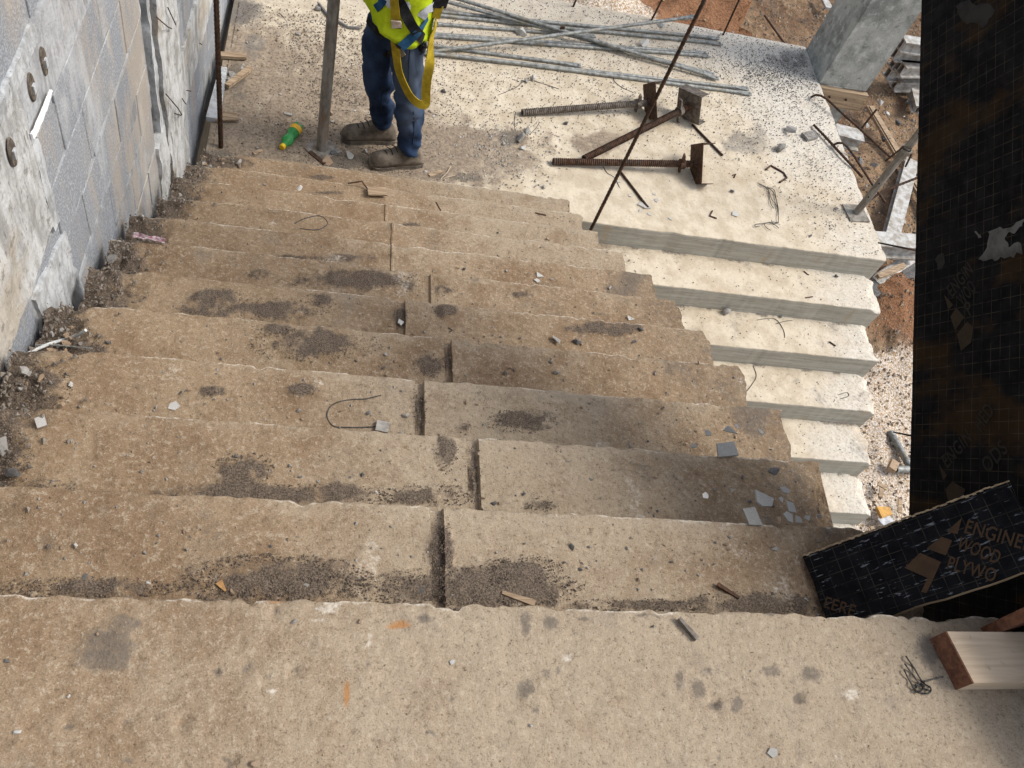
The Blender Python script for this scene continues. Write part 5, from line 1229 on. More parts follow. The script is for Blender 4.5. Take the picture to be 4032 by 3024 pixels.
# the ones that stand out, each with its own label
for a in [
    (1800, 1285, 0, 0, 'x')][:0]: pass
BIG = [
 (1941, 1985, 1, 34, 'darkstone', 'blue grey stone right of the open joint on the second tread'), (2185, 1345, 5, 52, 'stone', 'angular grey stone on the sixth tread left of a dark slab chip'),
 (2270, 1350, 5, 50, 'darkstone', 'dark flat chip on the sixth tread right of an angular grey stone'), (685, 1603, 3, 58, 'whiteshard', 'white edged flat chip in the middle left of the fourth tread'),
 (163, 1665, 2, 84, 'whiteshard', 'long pale wedge of concrete on the third tread near the wall'), (55, 1870, 2, 72, 'darkstone', 'dark angular stone at the left end of the third tread'),
 (20, 1770, 2, 110, 'stone', 'largest grey lump at the left end of the third tread'), (100, 1475, 3, 70, 'stone', 'rounded flat grey stone at the wall end of the fourth tread'),
 (85, 1518, 3, 26, 'whitestone', 'small white stone beside the rounded grey stone near the wall'), (280, 1517, 3, 34, 'whitestone', 'pale bluish chip on the orange dust of the fourth tread'),
 (265, 1415, 4, 28, 'whitestone', 'small white pebble above the pale cord'), (465, 1610, 3, 32, 'tanstone', 'tan pebble left of the white edged chip'), (748, 1535, 3, 32, 'tanstone', 'small square tan chip above the wire loop'),
 (2730, 1760, 2, 48, 'shard', 'large pale shard at the front of the broken plaster, left one'), (2860, 1770, 2, 100, 'shard', 'wide flat shard lying at the nosing of the third tread'),
 (2880, 1700, 2, 62, 'shard', 'squarish grey shard above the wide flat shard'), (2790, 1708, 2, 40, 'shard', 'small flat shard left of the squarish grey shard'), (2995, 1700, 2, 30, 'shard', 'small shard right of the squarish grey shard'), (2900, 1680, 2, 26, 'whiteshard', 'thin pale sliver behind the squarish grey shard'),
 (3000, 1975, 1, 95, 'shard', 'large grey plaster shard pointing upward on the second tread'), (2955, 2035, 1, 90, 'shard', 'triangular grey plaster shard against the nosing of the second tread'),
 (3115, 2000, 1, 55, 'shard', 'dusty oval flake among the plaster shards on the second tread'), (3105, 2040, 1, 48, 'shard', 'broken flake below the dusty oval flake'), (3145, 2050, 1, 44, 'shard', 'upright flake right of the broken flake'), (3075, 1965, 1, 34, 'shard', 'small flake above the dusty oval flake'), (3090, 1930, 1, 46, 'shard', 'pale flake highest in the plaster shards on the second tread'),
 (3175, 2040, 1, 36, 'shard', 'flake farthest right among the plaster shards'), (3060, 2055, 1, 50, 'tanstone', 'tan crumb between two plaster shards'), (2775, 1952, 1, 40, 'whiteshard', 'group of white crumbs left of the plaster shards on the second tread'), (2880, 1932, 1, 30, 'stone', 'grey pebble left of the black splinter on the second tread'),
 (3035, 1860, 1, 70, 'darkstone', 'long black splinter on the second tread above the shards'), (3220, 2035, 1, 30, 'stone', 'grey crumb right of all plaster shards'),
 (2855, 1233, 102, 54, 'stone', 'grey stone with flat face leaning on the riser of the lower flight'), (3070, 1245, 102, 24, 'darkstone', 'dark pebble at the riser of the lower flight right of the leaning stone'), (3290, 1090, 101, 22, 'darkstone', 'dark pebble at the riser just below the landing'),
 (2122, 1085, 7, 40, 'whiteshard', 'pair of white flakes on the eighth tread, upper one'), (2115, 1105, 7, 36, 'whiteshard', 'pair of white flakes on the eighth tread, lower one'), (2480, 1255, 6, 40, 'whiteshard', 'white triangular flake near the right end of the seventh tread'),
 (2400, 1137, 7, 26, 'whitestone', 'white stone near the right end of the eighth tread'), (2520, 1300, 5, 30, 'darkstone', 'dark crumb near the right end of the sixth tread'),
 (1780, 2345, 1, 30, 'stone', 'grey stone beside the wood splinter under the top nosing'), (1655, 2330, 1, 44, 'darkstone', 'blue grey stone in the grit under the top nosing'), (1205, 2310, 1, 34, 'stone', 'flat grey stone in the grit between two tan crumbs'), (920, 2330, 1, 46, 'tanstone', 'broken tan stone in the grit next to the dry leaf'),
 (335, 2275, 1, 34, 'darkstone', 'dark stone on the left of the first tread beside the grit strip'), (300, 2150, 1, 36, 'whitestone', 'white speckled stone left on the first tread'), (245, 2158, 1, 26, 'tanstone', 'brown crumb beside the white speckled stone'),
 (585, 2300, 1, 28, 'whitestone', 'pale tan stone in the grit left of the dry leaf'), (2250, 2155, 1, 34, 'darkstone', 'dark blue speck of stone in the middle of the first tread'), (2452, 2383, 1, 40, 'tanstone', 'flat tan stone at the riser under the top nosing'),
 (3050, 2165, 1, 42, 'shard', 'dark bluish flake left of the plywood offcut'), (3170, 2375, 1, 40, 'shard', 'pale flake next to the lower corner of the plywood offcut'),
 (30, 2605, 0, 34, 'darkstone', 'dark blue stone at the left edge of the upper floor'), (68, 2888, 0, 36, 'whitestone', 'white pebble at the lower left of the upper floor'), (60, 2920, 0, 22, 'tanstone', 'tan pebble below the white pebble at the left of the upper floor'),
 (1000, 3010, 0, 50, 'tanstone', 'tan stone at the bottom edge of the upper floor'), (1160, 2450, 0, 30, 'stone', 'grey stone near the top nosing left of the white scratch'), (1420, 2452, 0, 32, 'tanstone', 'tan grey stone above the white scratch'),
 (1782, 2610, 0, 34, 'whiteshard', 'small grey white chip standing in the middle of the upper floor'), (3040, 2962, 0, 62, 'shard', 'triangular grey chip at the lower right of the upper floor'), (2570, 2468, 0, 20, 'darkstone', 'dark pebble left of the steel wedge'), (272, 2742, 0, 20, 'whitestone', 'lone white pebble left of centre on the upper floor'),
 (2090, 2858, 0, 18, 'whitestone', 'tiny white pebble low in the middle of the upper floor'), (385, 2498, 0, 20, 'tanstone', 'tan crumb beside the dark dusty patch on the upper floor'),
 (1395, 560, 12, 78, 'stone', 'broken grey lump at the foot of the left prop'), (1440, 600, 12, 30, 'whitestone', 'pale stone between the worker\'s boots'), (1375, 620, 12, 52, 'whitestone', 'pale lump of mortar near the toe of the nearer boot'), (1315, 610, 12, 40, 'darkstone', 'dark crumb under the base plate of the left prop'), (1290, 640, 12, 70, 'tanstone', 'flat tan flake in front of the left prop'),
 (1340, 545, 12, 34, 'whitestone', 'white splinter of stone behind the base plate'), (1745, 365, 12, 36, 'darkstone', 'dark blue chip on the landing right of the yellow strap'), (2100, 310, 12, 34, 'whitestone', 'bluish white stone beside a wire near the brace heap'), (2070, 322, 12, 24, 'stone', 'grey stone touching the bluish white stone'),
 (2050, 135, 12, 56, 'whitestone', 'white lump under the slanting brace'), (2535, 180, 12, 62, 'whitestone', 'white lump between the braces left of the tall rebar'), (2600, 103, 12, 44, 'whitestone', 'bluish white lump at the far edge of the landing'), (2570, 240, 12, 20, 'darkstone', 'round dark pebble under the long brace'),
 (2058, 590, 12, 46, 'whitestone', 'pale stone in the wire tangle left of the jacks'), (2075, 520, 12, 38, 'stone', 'grey stone at the tail of the nearest jack to the braces'), (2050, 555, 12, 70, 'stone', 'mortar lump in the wire tangle left of the jacks'), (2225, 490, 12, 30, 'darkstone', 'dark stone under the greyish jack thread'),
 (1980, 568, 12, 22, 'whitestone', 'small white pebble right of the worker'), (1675, 680, 12, 22, 'whitestone', 'small white pebble behind the heel of the nearer boot'), (2140, 740, 12, 24, 'stone', 'grey pebble below the dark red jack'), (2110, 735, 12, 16, 'stone', 'tiny grey pebble left of another under the dark red jack'),
 (2535, 812, 12, 56, 'whiteshard', 'large white flake under the end of a short bar'), (2520, 830, 12, 24, 'whiteshard', 'small white flake below the large white flake'), (2585, 790, 12, 26, 'whiteshard', 'white flake above right of the large white flake'), (2555, 845, 12, 26, 'whiteshard', 'white flake lowest under the short bar'), (2575, 765, 12, 22, 'whiteshard', 'white flake farthest right of the short bar tip'),
 (2480, 770, 12, 26, 'whiteshard', 'white flake left of the short bar'), (2435, 715, 12, 26, 'whiteshard', 'pale flake just under the dark red jack'), (2640, 862, 12, 22, 'whiteshard', 'small white flake near the bent staple'), (2895, 845, 12, 44, 'whiteshard', 'white flake between staple and wire bundle'), (2880, 757, 12, 28, 'darkstone', 'dark stone left of the wire bundle'),
 (3110, 525, 12, 70, 'stone', 'speckled grey stone left of the reddish brick chip'), (3065, 590, 12, 64, 'stone', 'grey block fragment on the dark stain'), (3130, 240, 12, 32, 'whiteshard', 'white rectangular flake on the dark chips by the column'), (3093, 240, 12, 30, 'stone', 'grey flat piece near the foot of the column'),
 (3182, 760, 12, 0, 'stone', ''), (3290, 825, 12, 20, 'stone', 'blue grey pebble beside the right base plate'), (3190, 930, 12, 16, 'darkstone', 'dark pebble near the front edge of the landing'), (960, 262, 12, 46, 'shard', 'dark grey flat chip left of the prop'), (1175, 140, 12, 34, 'stone', 'grey pebble beside the left prop, half way up'), (1250, 40, 12, 40, 'stone', 'grey stone near the top of the left prop'),
 (905, 330, 12, 50, 'stone', 'bluish lump at the lower end of the wood offcut'), (915, 300, 12, 40, 'whitestone', 'pale lump under the wood offcut'), (560, 855, 7, 30, 'whitestone', 'white pebble on the crumbled left end of the eighth tread'), (710, 770, 8, 22, 'whitestone', 'white chips on the left of the ninth tread'), (1180, 745, 9, 36, 'whitestone', 'white crumb in the left middle of the tenth tread'), (1040, 730, 9, 20, 'stone', 'grey pebble on the left of the tenth tread'),
 (440, 1030, 6, 70, 'stone', 'rough grey lump at the wall end of the seventh tread'), (1080, 1165, 6, 26, 'whitestone', 'pale stone in the crushed stones of the seventh tread'), (1600, 1640, 3, 32, 'stone', 'grey stone left of the joint on the fourth tread'), (1450, 1630, 3, 26, 'darkstone', 'dark crumb inside the wire loop'), (2190, 1470, 4, 34, 'stone', 'grey stone on the fifth tread right of the joint'),
 (1575, 1270, 5, 40, 'whiteshard', 'pale chip lying in the joint of the sixth tread'), (1480, 1940, 1, 24, 'whitestone', 'tiny pale crumb in the grit of the second tread'), (2325, 1890, 1, 22, 'darkstone', 'dark pebble in the middle right of the second tread')]
lev = lambda i: -i * RI if i < 12 else (ZL if i == 12 else ZL - (i - 100) * RI)
for (x, y, i, s_, key, lab) in BIG:
    if s_ <= 0: continue
    stone(x, y, lev(i), s_ * 1.0, key, lab, None, 'shard' if 'shard' in key else 'stone', 'flake' if 'shard' in key else 'stone')
# crushed stones heap and small pebbles scattered over each tread: alike, so they share a label per tread
def scatter(i, n, region, key, label, group, smin=9, smax=19, name='pebble'):
    for _ in range(n):
        x = RR.uniform(region[0], region[2]); y = RR.uniform(region[1], region[3])
        stone(x, y, lev(i), RR.uniform(smin, smax), key if isinstance(key, str) else RR.choice(key), label, group, name, 'crushed stone')
scatter(6, 22, (955, 1135, 1060, 1185), ('stone', 'whitestone', 'stone'), 'small crushed {c} stone in the pale heap on the seventh tread', 'crushed stones heaped on the seventh tread', 12, 24, 'crushed_stone')
band = {1: (60, 2080, 3000, 2330), 2: (80, 1760, 3050, 1960), 3: (330, 1500, 2950, 1660), 4: (420, 1310, 2900, 1450), 5: (520, 1200, 2700, 1270), 6: (520, 1090, 2600, 1150), 7: (620, 965, 2500, 1030), 8: (690, 880, 2400, 930), 9: (760, 800, 2300, 850)}
for i, rg_ in band.items():
    for _ in range({1: 38, 2: 40, 3: 30, 4: 26, 5: 20, 6: 20, 7: 14, 8: 8, 9: 6}[i]):
        x = RR.uniform(rg_[0], rg_[2]); f_ = (x - rg_[0]) / (rg_[2] - rg_[0]); sh = {1: 60, 2: 110, 3: 120, 4: 120, 5: 120, 6: 140, 7: 140, 8: 150, 9: 150}[i] * f_
        y = RR.uniform(rg_[1], rg_[3]) + sh
        stone(x, y, lev(i), RR.uniform(11, 25) * (1 if i < 5 else .85), RR.choice(('stone', 'tanstone', 'tanstone', 'darkstone')), 'small {c} pebble scattered on the %s tread below the upper floor' % ORD[i], 'pebbles on the %s tread' % ORD[i], 'pebble', 'pebble')
# pebbles of the upper floor
for _ in range(18): stone(RR.uniform(40, 3000), RR.uniform(2430, 2990), 0, RR.uniform(6, 12), RR.choice(('tanstone', 'stone', 'whitestone')), 'tiny {c} pebble scattered on the bare upper floor', 'pebbles on the upper floor', 'pebble', 'pebble')
# lumps of crumbled concrete at the wall end of the treads
RUB = []
for i, (x0, x1, y0, y1, n) in {3: (60, 260, 1490, 1600, 9), 4: (190, 330, 1290, 1400, 16), 5: (235, 430, 1200, 1265, 12), 6: (350, 460, 1070, 1150, 13), 7: (440, 560, 950, 1030, 8), 8: (520, 640, 860, 910, 7), 9: (640, 740, 785, 830, 6), 11: (800, 950, 620, 680, 14)}.items():
    for _ in range(n): stone(RR.uniform(x0, x1), RR.uniform(y0, y1), lev(i) + .01, RR.uniform(18, 42) * (1 if i < 7 else .7), RR.choice(('stone', 'tanstone', 'tanstone')), '{c} lump of crumbled concrete at the wall end of the %s tread' % ORD[i], 'crumbled lumps on the %s tread' % ORD[i], 'lump', 'lump')
# pebbles in the dust around the worker and chips over the landing
for _ in range(55):
    x = RR.gauss(1250, 240); y = RR.uniform(150, 600)
    if not 900 < x < 2000: continue
    stone(x, y, ZL + .004, RR.uniform(8, 20), RR.choice(('stone', 'tanstone', 'tanstone', 'whitestone')), 'small {c} stone in the landing dust ' + ('left of the left prop' if x < 1230 else 'between the left prop and the worker' if x < 1500 else 'behind the worker'), 'small stones in the landing dust', 'pebble', 'pebble')
for _ in range(28):
    stone(RR.gauss(1950, 110), RR.gauss(590, 60), ZL + .003, RR.uniform(8, 17), RR.choice(('stone', 'tanstone', 'whitestone')), 'small {c} chip in the gravel patch between the worker and the jacks', 'chips between worker and jacks', 'pebble', 'pebble')

# countless grit: one object each, kind stuff
def grit(name, pts, mat, label, smin, smax, seed):
    rg = np.random.default_rng(seed); base = np.array([(1, 0, -.2), (-.5, .87, -.2), (-.5, -.87, -.2), (0, 0, .9), (.4, .5, .5)]); T = [(0, 1, 4), (1, 3, 4), (0, 4, 3), (1, 2, 3), (2, 0, 3)]
    n = len(pts); P = np.asarray(pts); s_ = rg.uniform(smin, smax, n) ; a = rg.uniform(0, 6.28, n); ca, sa = np.cos(a), np.sin(a); st = rg.uniform(.6, 1.3, (n, 3))
    b = base[None] * st[:, None, :] * s_[:, None, None]
    x = b[..., 0] * ca[:, None] - b[..., 1] * sa[:, None]; y = b[..., 0] * sa[:, None] + b[..., 1] * ca[:, None]
    v = np.stack([x, y, b[..., 2]], -1) + P[:, None, :]; f = (np.arange(n)[:, None, None] * 5 + np.array(T)[None]).reshape(-1, 3)
    me = bpy.data.meshes.new(name); me.from_pydata(v.reshape(-1, 3).tolist(), [], f.tolist()); me.update(); me.materials.append(mat)
    o = bpy.data.objects.new(name, me); link(o); return tag(o, label, 'grit', None, 'stuff')
pts = []
for i, el in GRIT.items():
    z = lev(i)
    for (px, py, rx, ry) in el:
        n = int(min(1700, rx * ry * .040 * (1 if i < 6 else .7)))
        r_ = np.sqrt(RNG.uniform(0, 1.3, n)); a = RNG.uniform(0, 6.28, n); X = px + rx * r_ * np.cos(a); Y = py + ry * r_ * np.sin(a)
        for x, y in zip(X, Y):
            P = onz(x, y, z); yb = Y0 + (i - 1) * G
            if yb + .012 < P[1] < yb + G - .02 and XLEFT[i] + .02 < P[0] < XEND[i] - .01: pts.append((P[0], P[1], z + .005))
grit('step_grit', pts, M['grit'], 'dark loose grit gathered along the risers of the upper flight', .0010, .0030, 3)
pts = []
for _ in range(1500):
    i = int(RNG.integers(1, 12)); x = RNG.uniform(XLEFT[i] + .05, XEND[i] - .03); y = Y0 + (i - 1) * G + RNG.uniform(.01, G - .02); pts.append((x, y, lev(i) + .001))
grit('tread_crumbs', pts, M['stone'], 'loose crumbs of stone and mortar on the treads of the upper flight', .002, .0055, 14)
pts = []
for _ in range(9000):
    i = int(RNG.integers(0, 12)); x = RNG.uniform(XLEFT[i] + .02, XEND[i] - .02); y = Y0 + (i - 1) * G + RNG.uniform(.015, G - .015)
    if i == 0: y = RNG.uniform(-.2, Y0 - .01)
    pts.append((x, y, lev(i) + .001))
grit('stair_dust', pts, M['tanstone'], 'fine sandy crumbs over all the treads', .0008, .0024, 4)
n_ = 60000; x = RNG.uniform(-.58, 3.52, n_); y = RNG.uniform(3.62, 5.74, n_)
k = .25 + .75 * sstep(4.15, 4.9, y) + .5 * sstep(2.3, 3.2, x) - .55 * sstep(4.3, 3.7, y) * sstep(3.3, 2.6, x)
k = k * (.25 + 1.6 * fbm(x * 5, y * 5, 808, 4) ** 2) * (1 - .75 * dust(x, y)); ok = RNG.uniform(0, 1, n_) < k
pts = np.stack([x, y, 0 * x + ZL + .004], -1)[ok][:10500]
c_ = onz(3000, 300, ZL); e_ = np.stack([RNG.normal(c_[0] + .12, .22, 1500), RNG.normal(c_[1] + .02, .13, 1500), np.full(1500, ZL + .004)], -1); e_ = e_[(e_[:, 0] < 3.53) & (e_[:, 1] < 5.74)]; pts = np.concatenate([pts, e_])
grit('landing_chips', pts, M['chips'], 'dark aggregate chips peppered over the pale landing', .0013, .0060, 5)
pts = [(RNG.uniform(1.46, 3.5), YL - k * G + RNG.uniform(.02, G - .02), ZL - k * RI + .002) for k in range(1, 7) for _ in range(110)]
grit('tread_chips', pts, M['chips'], 'small dark chips on the lower flight', .0015, .006, 6)
pts = []
for _ in range(9000):
    x = float(np.clip(RNG.normal(.15, .40), -.58, 1.4)); y = RNG.uniform(3.64, 5.1); pts.append((x, y, ZL + .006))
grit('landing_grit', pts, M['rubble'], 'grey brown grit and dust lumps on the landing around the worker', .0015, .006, 7)
x = RNG.uniform(3.6, 7.6, 16000); y = RNG.uniform(2.2, 10, 16000); pts = np.stack([x, y, terrain(x, y)], -1)
gp_ = []
for _ in range(1500):
    P = onz(RNG.normal(1950, 120), RNG.normal(590, 65), ZL); gp_.append((P[0], P[1], ZL + .004))
grit('gravel_patch', gp_, M['stone'], 'loose gravel and chips between the worker and the screw jacks', .002, .008, 12)
grit('ground_gravel', pts, M['gravel'], 'gravel and small stones over the site ground', .004, .022, 8)
pts = []
for i, e in enumerate(STAIN0[:0]): pass
for i in range(1, 12):
    for _ in range(150):
        x = XLEFT[i] + abs(RNG.normal(0, .075)); y = Y0 + (i - 1) * G + RNG.uniform(.02, G - .01); pts.append((x, y, lev(i) + .004 + RNG.uniform(0, .012)))
grit('crumbled_edge', pts, M['rubble'], 'crumbled concrete at the wall ends of the treads', .002, .009, 9)
for i, (px, py, z) in enumerate(((2952, 560, ZL), (2900, 330, ZL))):
    pass
# ground stones one can tell apart
GP = [(3600, 940, 60, 'darkstone', 'large dark stone on the red soil beside the panel'), (3520, 905, 46, 'whiteshard', 'white flat slab piece on the red soil'), (3530, 487, 44, 'darkstone', 'blue grey stone right of the brown boards'), (3480, 555, 50, 'darkstone', 'dark stone left of the brown boards'), (3410, 500, 34, 'whitestone', 'cream stone at the crossing of bar and brown boards'), (3490, 540, 40, 'stone', 'grey stone under the brown boards'),
      (3560, 600, 40, 'stone', 'grey stone between boards and panel'), (3570, 410, 34, 'darkstone', 'dark flat stone near the aluminium stack'), (3380, 640, 46, 'darkstone', 'dark stone below the hooked bar'), (3440, 655, 50, 'darkstone', 'long dark stone behind the prop collar'), (3515, 835, 40, 'whitestone', 'pale stone right of the white beam'), (3490, 455, 30, 'whitestone', 'white chip by the timber plank'), (3460, 410, 40, 'whitestone', 'white crumbs beside the timber plank end'),
      (2885, 165, 0, 'stone', '')]
for (x, y, s_, key, lab) in GP:
    if s_: stone(x, y, -4.03, s_, key, lab, None, 'stone', 'stone')
for _ in range(150):
    stone(RR.uniform(3080, 3640), RR.uniform(-10, 180) if RR.random() < .4 else RR.uniform(400, 1000), -4.05, RR.uniform(10, 26), RR.choice(('stone', 'tanstone', 'darkstone', 'whitestone')), 'loose {c} stone on the site ground beyond the landing', 'stones on the site ground', 'stone', 'stone')

for _ in range(40):
    x_ = RR.uniform(2560, 3000); y_ = RR.uniform(-20, 150 + (x_ - 2560) * .05); P = onz(x_, y_, -2.6)
    if P[0] > 3.45 or P[1] < 5.95: continue
    stone(x_, y_, -2.58, RR.uniform(10, 26), RR.choice(('tanstone', 'tanstone', 'stone')), 'loose {c} stone on the orange earth bank', 'stones on the earth bank', 'stone', 'stone')

# ------------------------------------------------------------------ small finds
def rod(pts, z, r, mat, name, label, cat, n=6, dz=None):
    P = [V(onz(x, y, z + r + (dz[k] if dz else 0))) for k, (x, y) in enumerate(pts)]
    return tag(MB().tube(P, r, n).build(name, mat, None, True), label, cat)
def bar(p0, p1, z, w_, h_, mat, name, label, cat, taper=1.0):
    a, b_ = V(onz(p0[0], p0[1], z)), V(onz(p1[0], p1[1], z)); d = (b_ - a).normalized(); s_ = Vector((-d.y, d.x, 0)); mb = MB()
    lo = [a + s_ * w_, a - s_ * w_, b_ - s_ * w_ * taper, b_ + s_ * w_ * taper]; mb.prism(lo, Vector((.0, 0, h_)))
    return tag(mb.build(name, mat), label, cat)
def smooth_path(pts, k=5):
    out = []; P = [np.array(p, float) for p in pts]
    for i in range(len(P) - 1):
        p0, p1, p2, p3 = P[max(i - 1, 0)], P[i], P[i + 1], P[min(i + 2, len(P) - 1)]
        for j in range(k):
            t = j / k; out.append(tuple(.5 * ((2 * p1) + (p2 - p0) * t + (2 * p0 - 5 * p1 + 4 * p2 - p3) * t * t + (3 * p1 - p0 - 3 * p2 + p3) * t ** 3)))
    out.append(tuple(P[-1])); return out
bar((2668, 2438), (2740, 2520), .002, .0032, .010, M['jackgrey'], 'steel_wedge', 'grey steel wedge lying on the upper floor near the top nosing', 'wedge', 1.5)
bar((2822, 2304), (2905, 2358), -RI + .004, .0048, .008, M['rust'], 'steel_wedge', 'rusty steel wedge in the grit left of the plywood offcut', 'wedge', .6)
bar((1975, 2335), (2105, 2378), -RI + .004, .0035, .006, M['planks'], 'wood_splinter', 'pointed wood splinter in the grit under the top nosing', 'splinter', 2.0)
bar((862, 2292), (888, 2328), -RI + .005, .007, .003, M['leaf'], 'dry_leaf', 'curled dry leaf in the grit under the top nosing', 'leaf', .3)
rod(smooth_path([(1500, 1556), (1440, 1570), (1400, 1572), (1340, 1580), (1300, 1602), (1288, 1640), (1310, 1675), (1350, 1682), (1440, 1682), (1500, 1676)]), lev(3), .0016, M['wire'], 'wire_loop', 'open loop of dark tie wire on the fourth tread', 'wire')
bar((1480, 1680), (1530, 1690), lev(3) + .002, .016, .010, M['stone'], 'slate_chip', 'flat dark chip at the end of the wire loop', 'chip')
# knotted tie wire on the upper floor
kn = thing('tie_wire_knot', 'twisted knot of grey tie wire on the upper floor beside the timber block', 'wire', tuple(onz(3620, 2720, 0)))
def Kp(x, y): return (2900 + x * .677, 1900 + y * .677)
for pts in ([Kp(980, 1055), Kp(1020, 1110), Kp(1060, 1165), Kp(1090, 1195), Kp(1115, 1210)], [Kp(985, 1010), Kp(1030, 1075), Kp(1075, 1150), Kp(1100, 1175), Kp(1130, 1195), Kp(1120, 1225), Kp(1075, 1225)], [Kp(975, 1090), Kp(1005, 1150), Kp(1040, 1205), Kp(1065, 1225)], [Kp(1040, 1180), Kp(1070, 1170), Kp(1090, 1185), Kp(1070, 1215), Kp(1040, 1215), Kp(1045, 1190), Kp(1075, 1180)], [Kp(1085, 1160), Kp(1150, 1140), Kp(1200, 1130)]):
    P = [V(onz(x, y, .004 + .003 * math.sin(k))) for k, (x, y) in enumerate(smooth_path(pts))]; MB().tube(P, .0017, 6).build('wire', M['wire'], kn, True)
# cord over the rubble by the wall
P = [V(onz(x, y, lev(4) + .012 + dz)) for (x, y), dz in zip(smooth_path([(8, 1452), (70, 1415), (130, 1382), (200, 1352), (270, 1332), (310, 1318), (338, 1300)]), [.02 + .03 * math.sin(k * .25) for k in range(31)])]
rp = []
tag(ribbed(P, .0045, 'rope', M['rope'], rib=.006), 'pale twisted cord over the rubble at the wall end of the fifth tread', 'rope')
rod(smooth_path([(140, 1358), (200, 1358), (280, 1364), (365, 1372)]), lev(4), .002, M['galv'], 'wire', 'straight thin pale wire under the twisted cord', 'wire', dz=[.02] * 16)
# crumpled wrapper
wr = []
bm = bmesh.new(); c = onz(590, 945, lev(6)); rg = random.Random(3); gridv = []
for a in range(7):
    for b_ in range(4): gridv.append(bm.verts.new((c[0] - .055 + a * .018, c[1] - .005 + b_ * .007 - a * .002, lev(6) + .006 + rg.uniform(0, .014))))
for a in range(6):
    for b_ in range(3): bm.faces.new((gridv[a * 4 + b_], gridv[a * 4 + 4 + b_], gridv[a * 4 + 5 + b_], gridv[a * 4 + 1 + b_]))
bmesh.ops.solidify(bm, geom=list(bm.faces), thickness=.0012)
tag(put('wrapper', from_bm('wrapper', bm), M['paper']), 'crumpled white and pink wrapper at the left end of the seventh tread', 'wrapper')
# wood scraps
bar((800, 1125), (812, 1208), lev(6) + .004, .008, .012, M['redtimber'], 'wood_strip', 'thin brown wooden strip standing out on the seventh tread', 'wood')
tag(bar((1448, 755), (1522, 757), lev(10) + .02, .026, .008, M['planks'], 'wood_square', 'x', 'wood'), 'small square piece of plywood standing on the eleventh tread', 'wood')
rod([(1370, 722), (1425, 714), (1450, 748)], lev(10), .004, M['rust'], 'bent_wire', 'bent rusty rod leaning by the small plywood square', 'rod', dz=[.01, .03, .0])
rod([(1717, 797), (1735, 828)], lev(9), .004, M['rust'], 'nail', 'rusty nail on the tenth tread', 'nail'); rod([(2107, 838), (2150, 848)], lev(9), .004, M['rust'], 'nail', 'rusty nail near the right end of the tenth tread', 'nail')
o = bar((893, 345), (985, 275), ZL + .02, .016, .022, M['planks'], 'wood_offcut', 'pale split wood offcut lying by the wall on the landing', 'wood', 1.1)
bar((845, 465), (935, 462), ZL + .02, .03, .012, M['planks'], 'board_scrap', 'brown board scrap behind the upright rebar', 'wood'); bar((870, 222), (970, 228), ZL + .015, .02, .02, M['planks'], 'board_scrap', 'short grey brown board end by the wall near the top', 'wood')
bar((838, 480), (880, 280), ZL + .01, .035, .03, M['mortar'], 'board_scrap', 'grey board leaning along the wall behind the upright rebar', 'board', .6)
bar((998, 608), (1032, 594), ZL + .006, .010, .010, M['planks'], 'wood_chip', 'short wood chip at the landing edge left of the bottle', 'wood')
bar((1690, 695), (1738, 677), ZL + .006, .011, .009, M['planks'], 'wood_chip', 'small wood chip among straws behind the worker', 'wood'); bar((1288, 410), (1306, 455), ZL + .01, .008, .02, M['planks'], 'wood_chip', 'pale wood chip standing right of the left prop', 'wood', .5)
tag(MB().tube([V(onz(1120, 447, ZL + .012)), V(onz(1148, 453, ZL + .012))], .008, 10).build('plastic_tube', M['whitestone'], None, True), 'short white plastic tube above the bottle', 'tube')
for k, pts in enumerate(([(1740, 690), (1770, 720)], [(1750, 700), (1792, 690)], [(1735, 705), (1760, 680), (1775, 655)])):
    rod(pts, ZL, .0022, M['timber'], 'straw', ('straw pointing down right behind the worker', 'straw lying level behind the worker', 'straw rising right behind the worker')[k], 'straw', dz=[.006 * k] * len(pts))
# bars on the landing and litter
a = rod([(2440, 672), (2552, 818)], ZL, .008, M['rebar'], 'short_bar', 'short rusty bar sticking out from under the dark red jack', 'bar'); rod([(2725, 490), (2845, 612)], ZL, .008, M['rebar'], 'short_bar', 'short rusty bar right of the middle jack', 'bar')
rod([(3016, 668), (3035, 652), (3085, 680), (3098, 700), (3070, 718)], ZL, .007, M['rust'], 'steel_staple', 'U shaped rusty staple in the middle of the pale landing', 'staple'); rod([(2805, 830), (2795, 850), (2822, 860)], ZL, .005, M['rust'], 'bent_nail', 'bent nail near the front edge of the landing', 'nail')
rod([(2885, 690), (2897, 685), (2890, 700)], ZL, .004, M['rust'], 'bent_nail', 'bent nail left of the U shaped staple', 'nail'); rod([(3165, 1068), (3180, 1080), (3185, 1082)], lev(101), .004, M['rust'], 'bent_nail', 'bent nail at the riser just under the landing', 'nail')
rod([(3172, 1172), (3200, 1168)], lev(101), .004, M['rust'], 'nail', 'nail on the nosing of the first lower tread', 'nail'); rod([(3265, 1345), (3290, 1362)], lev(102), .005, M['rust'], 'nail', 'nail with a washer on the second lower tread', 'nail')
wb = thing('wire_bundle', 'tangled bundle of thin tie wires on the pale landing', 'wire', tuple(onz(3060, 780, ZL)))
def W6(x, y): return (2850 + x * .4202, 600 + y * .4202)
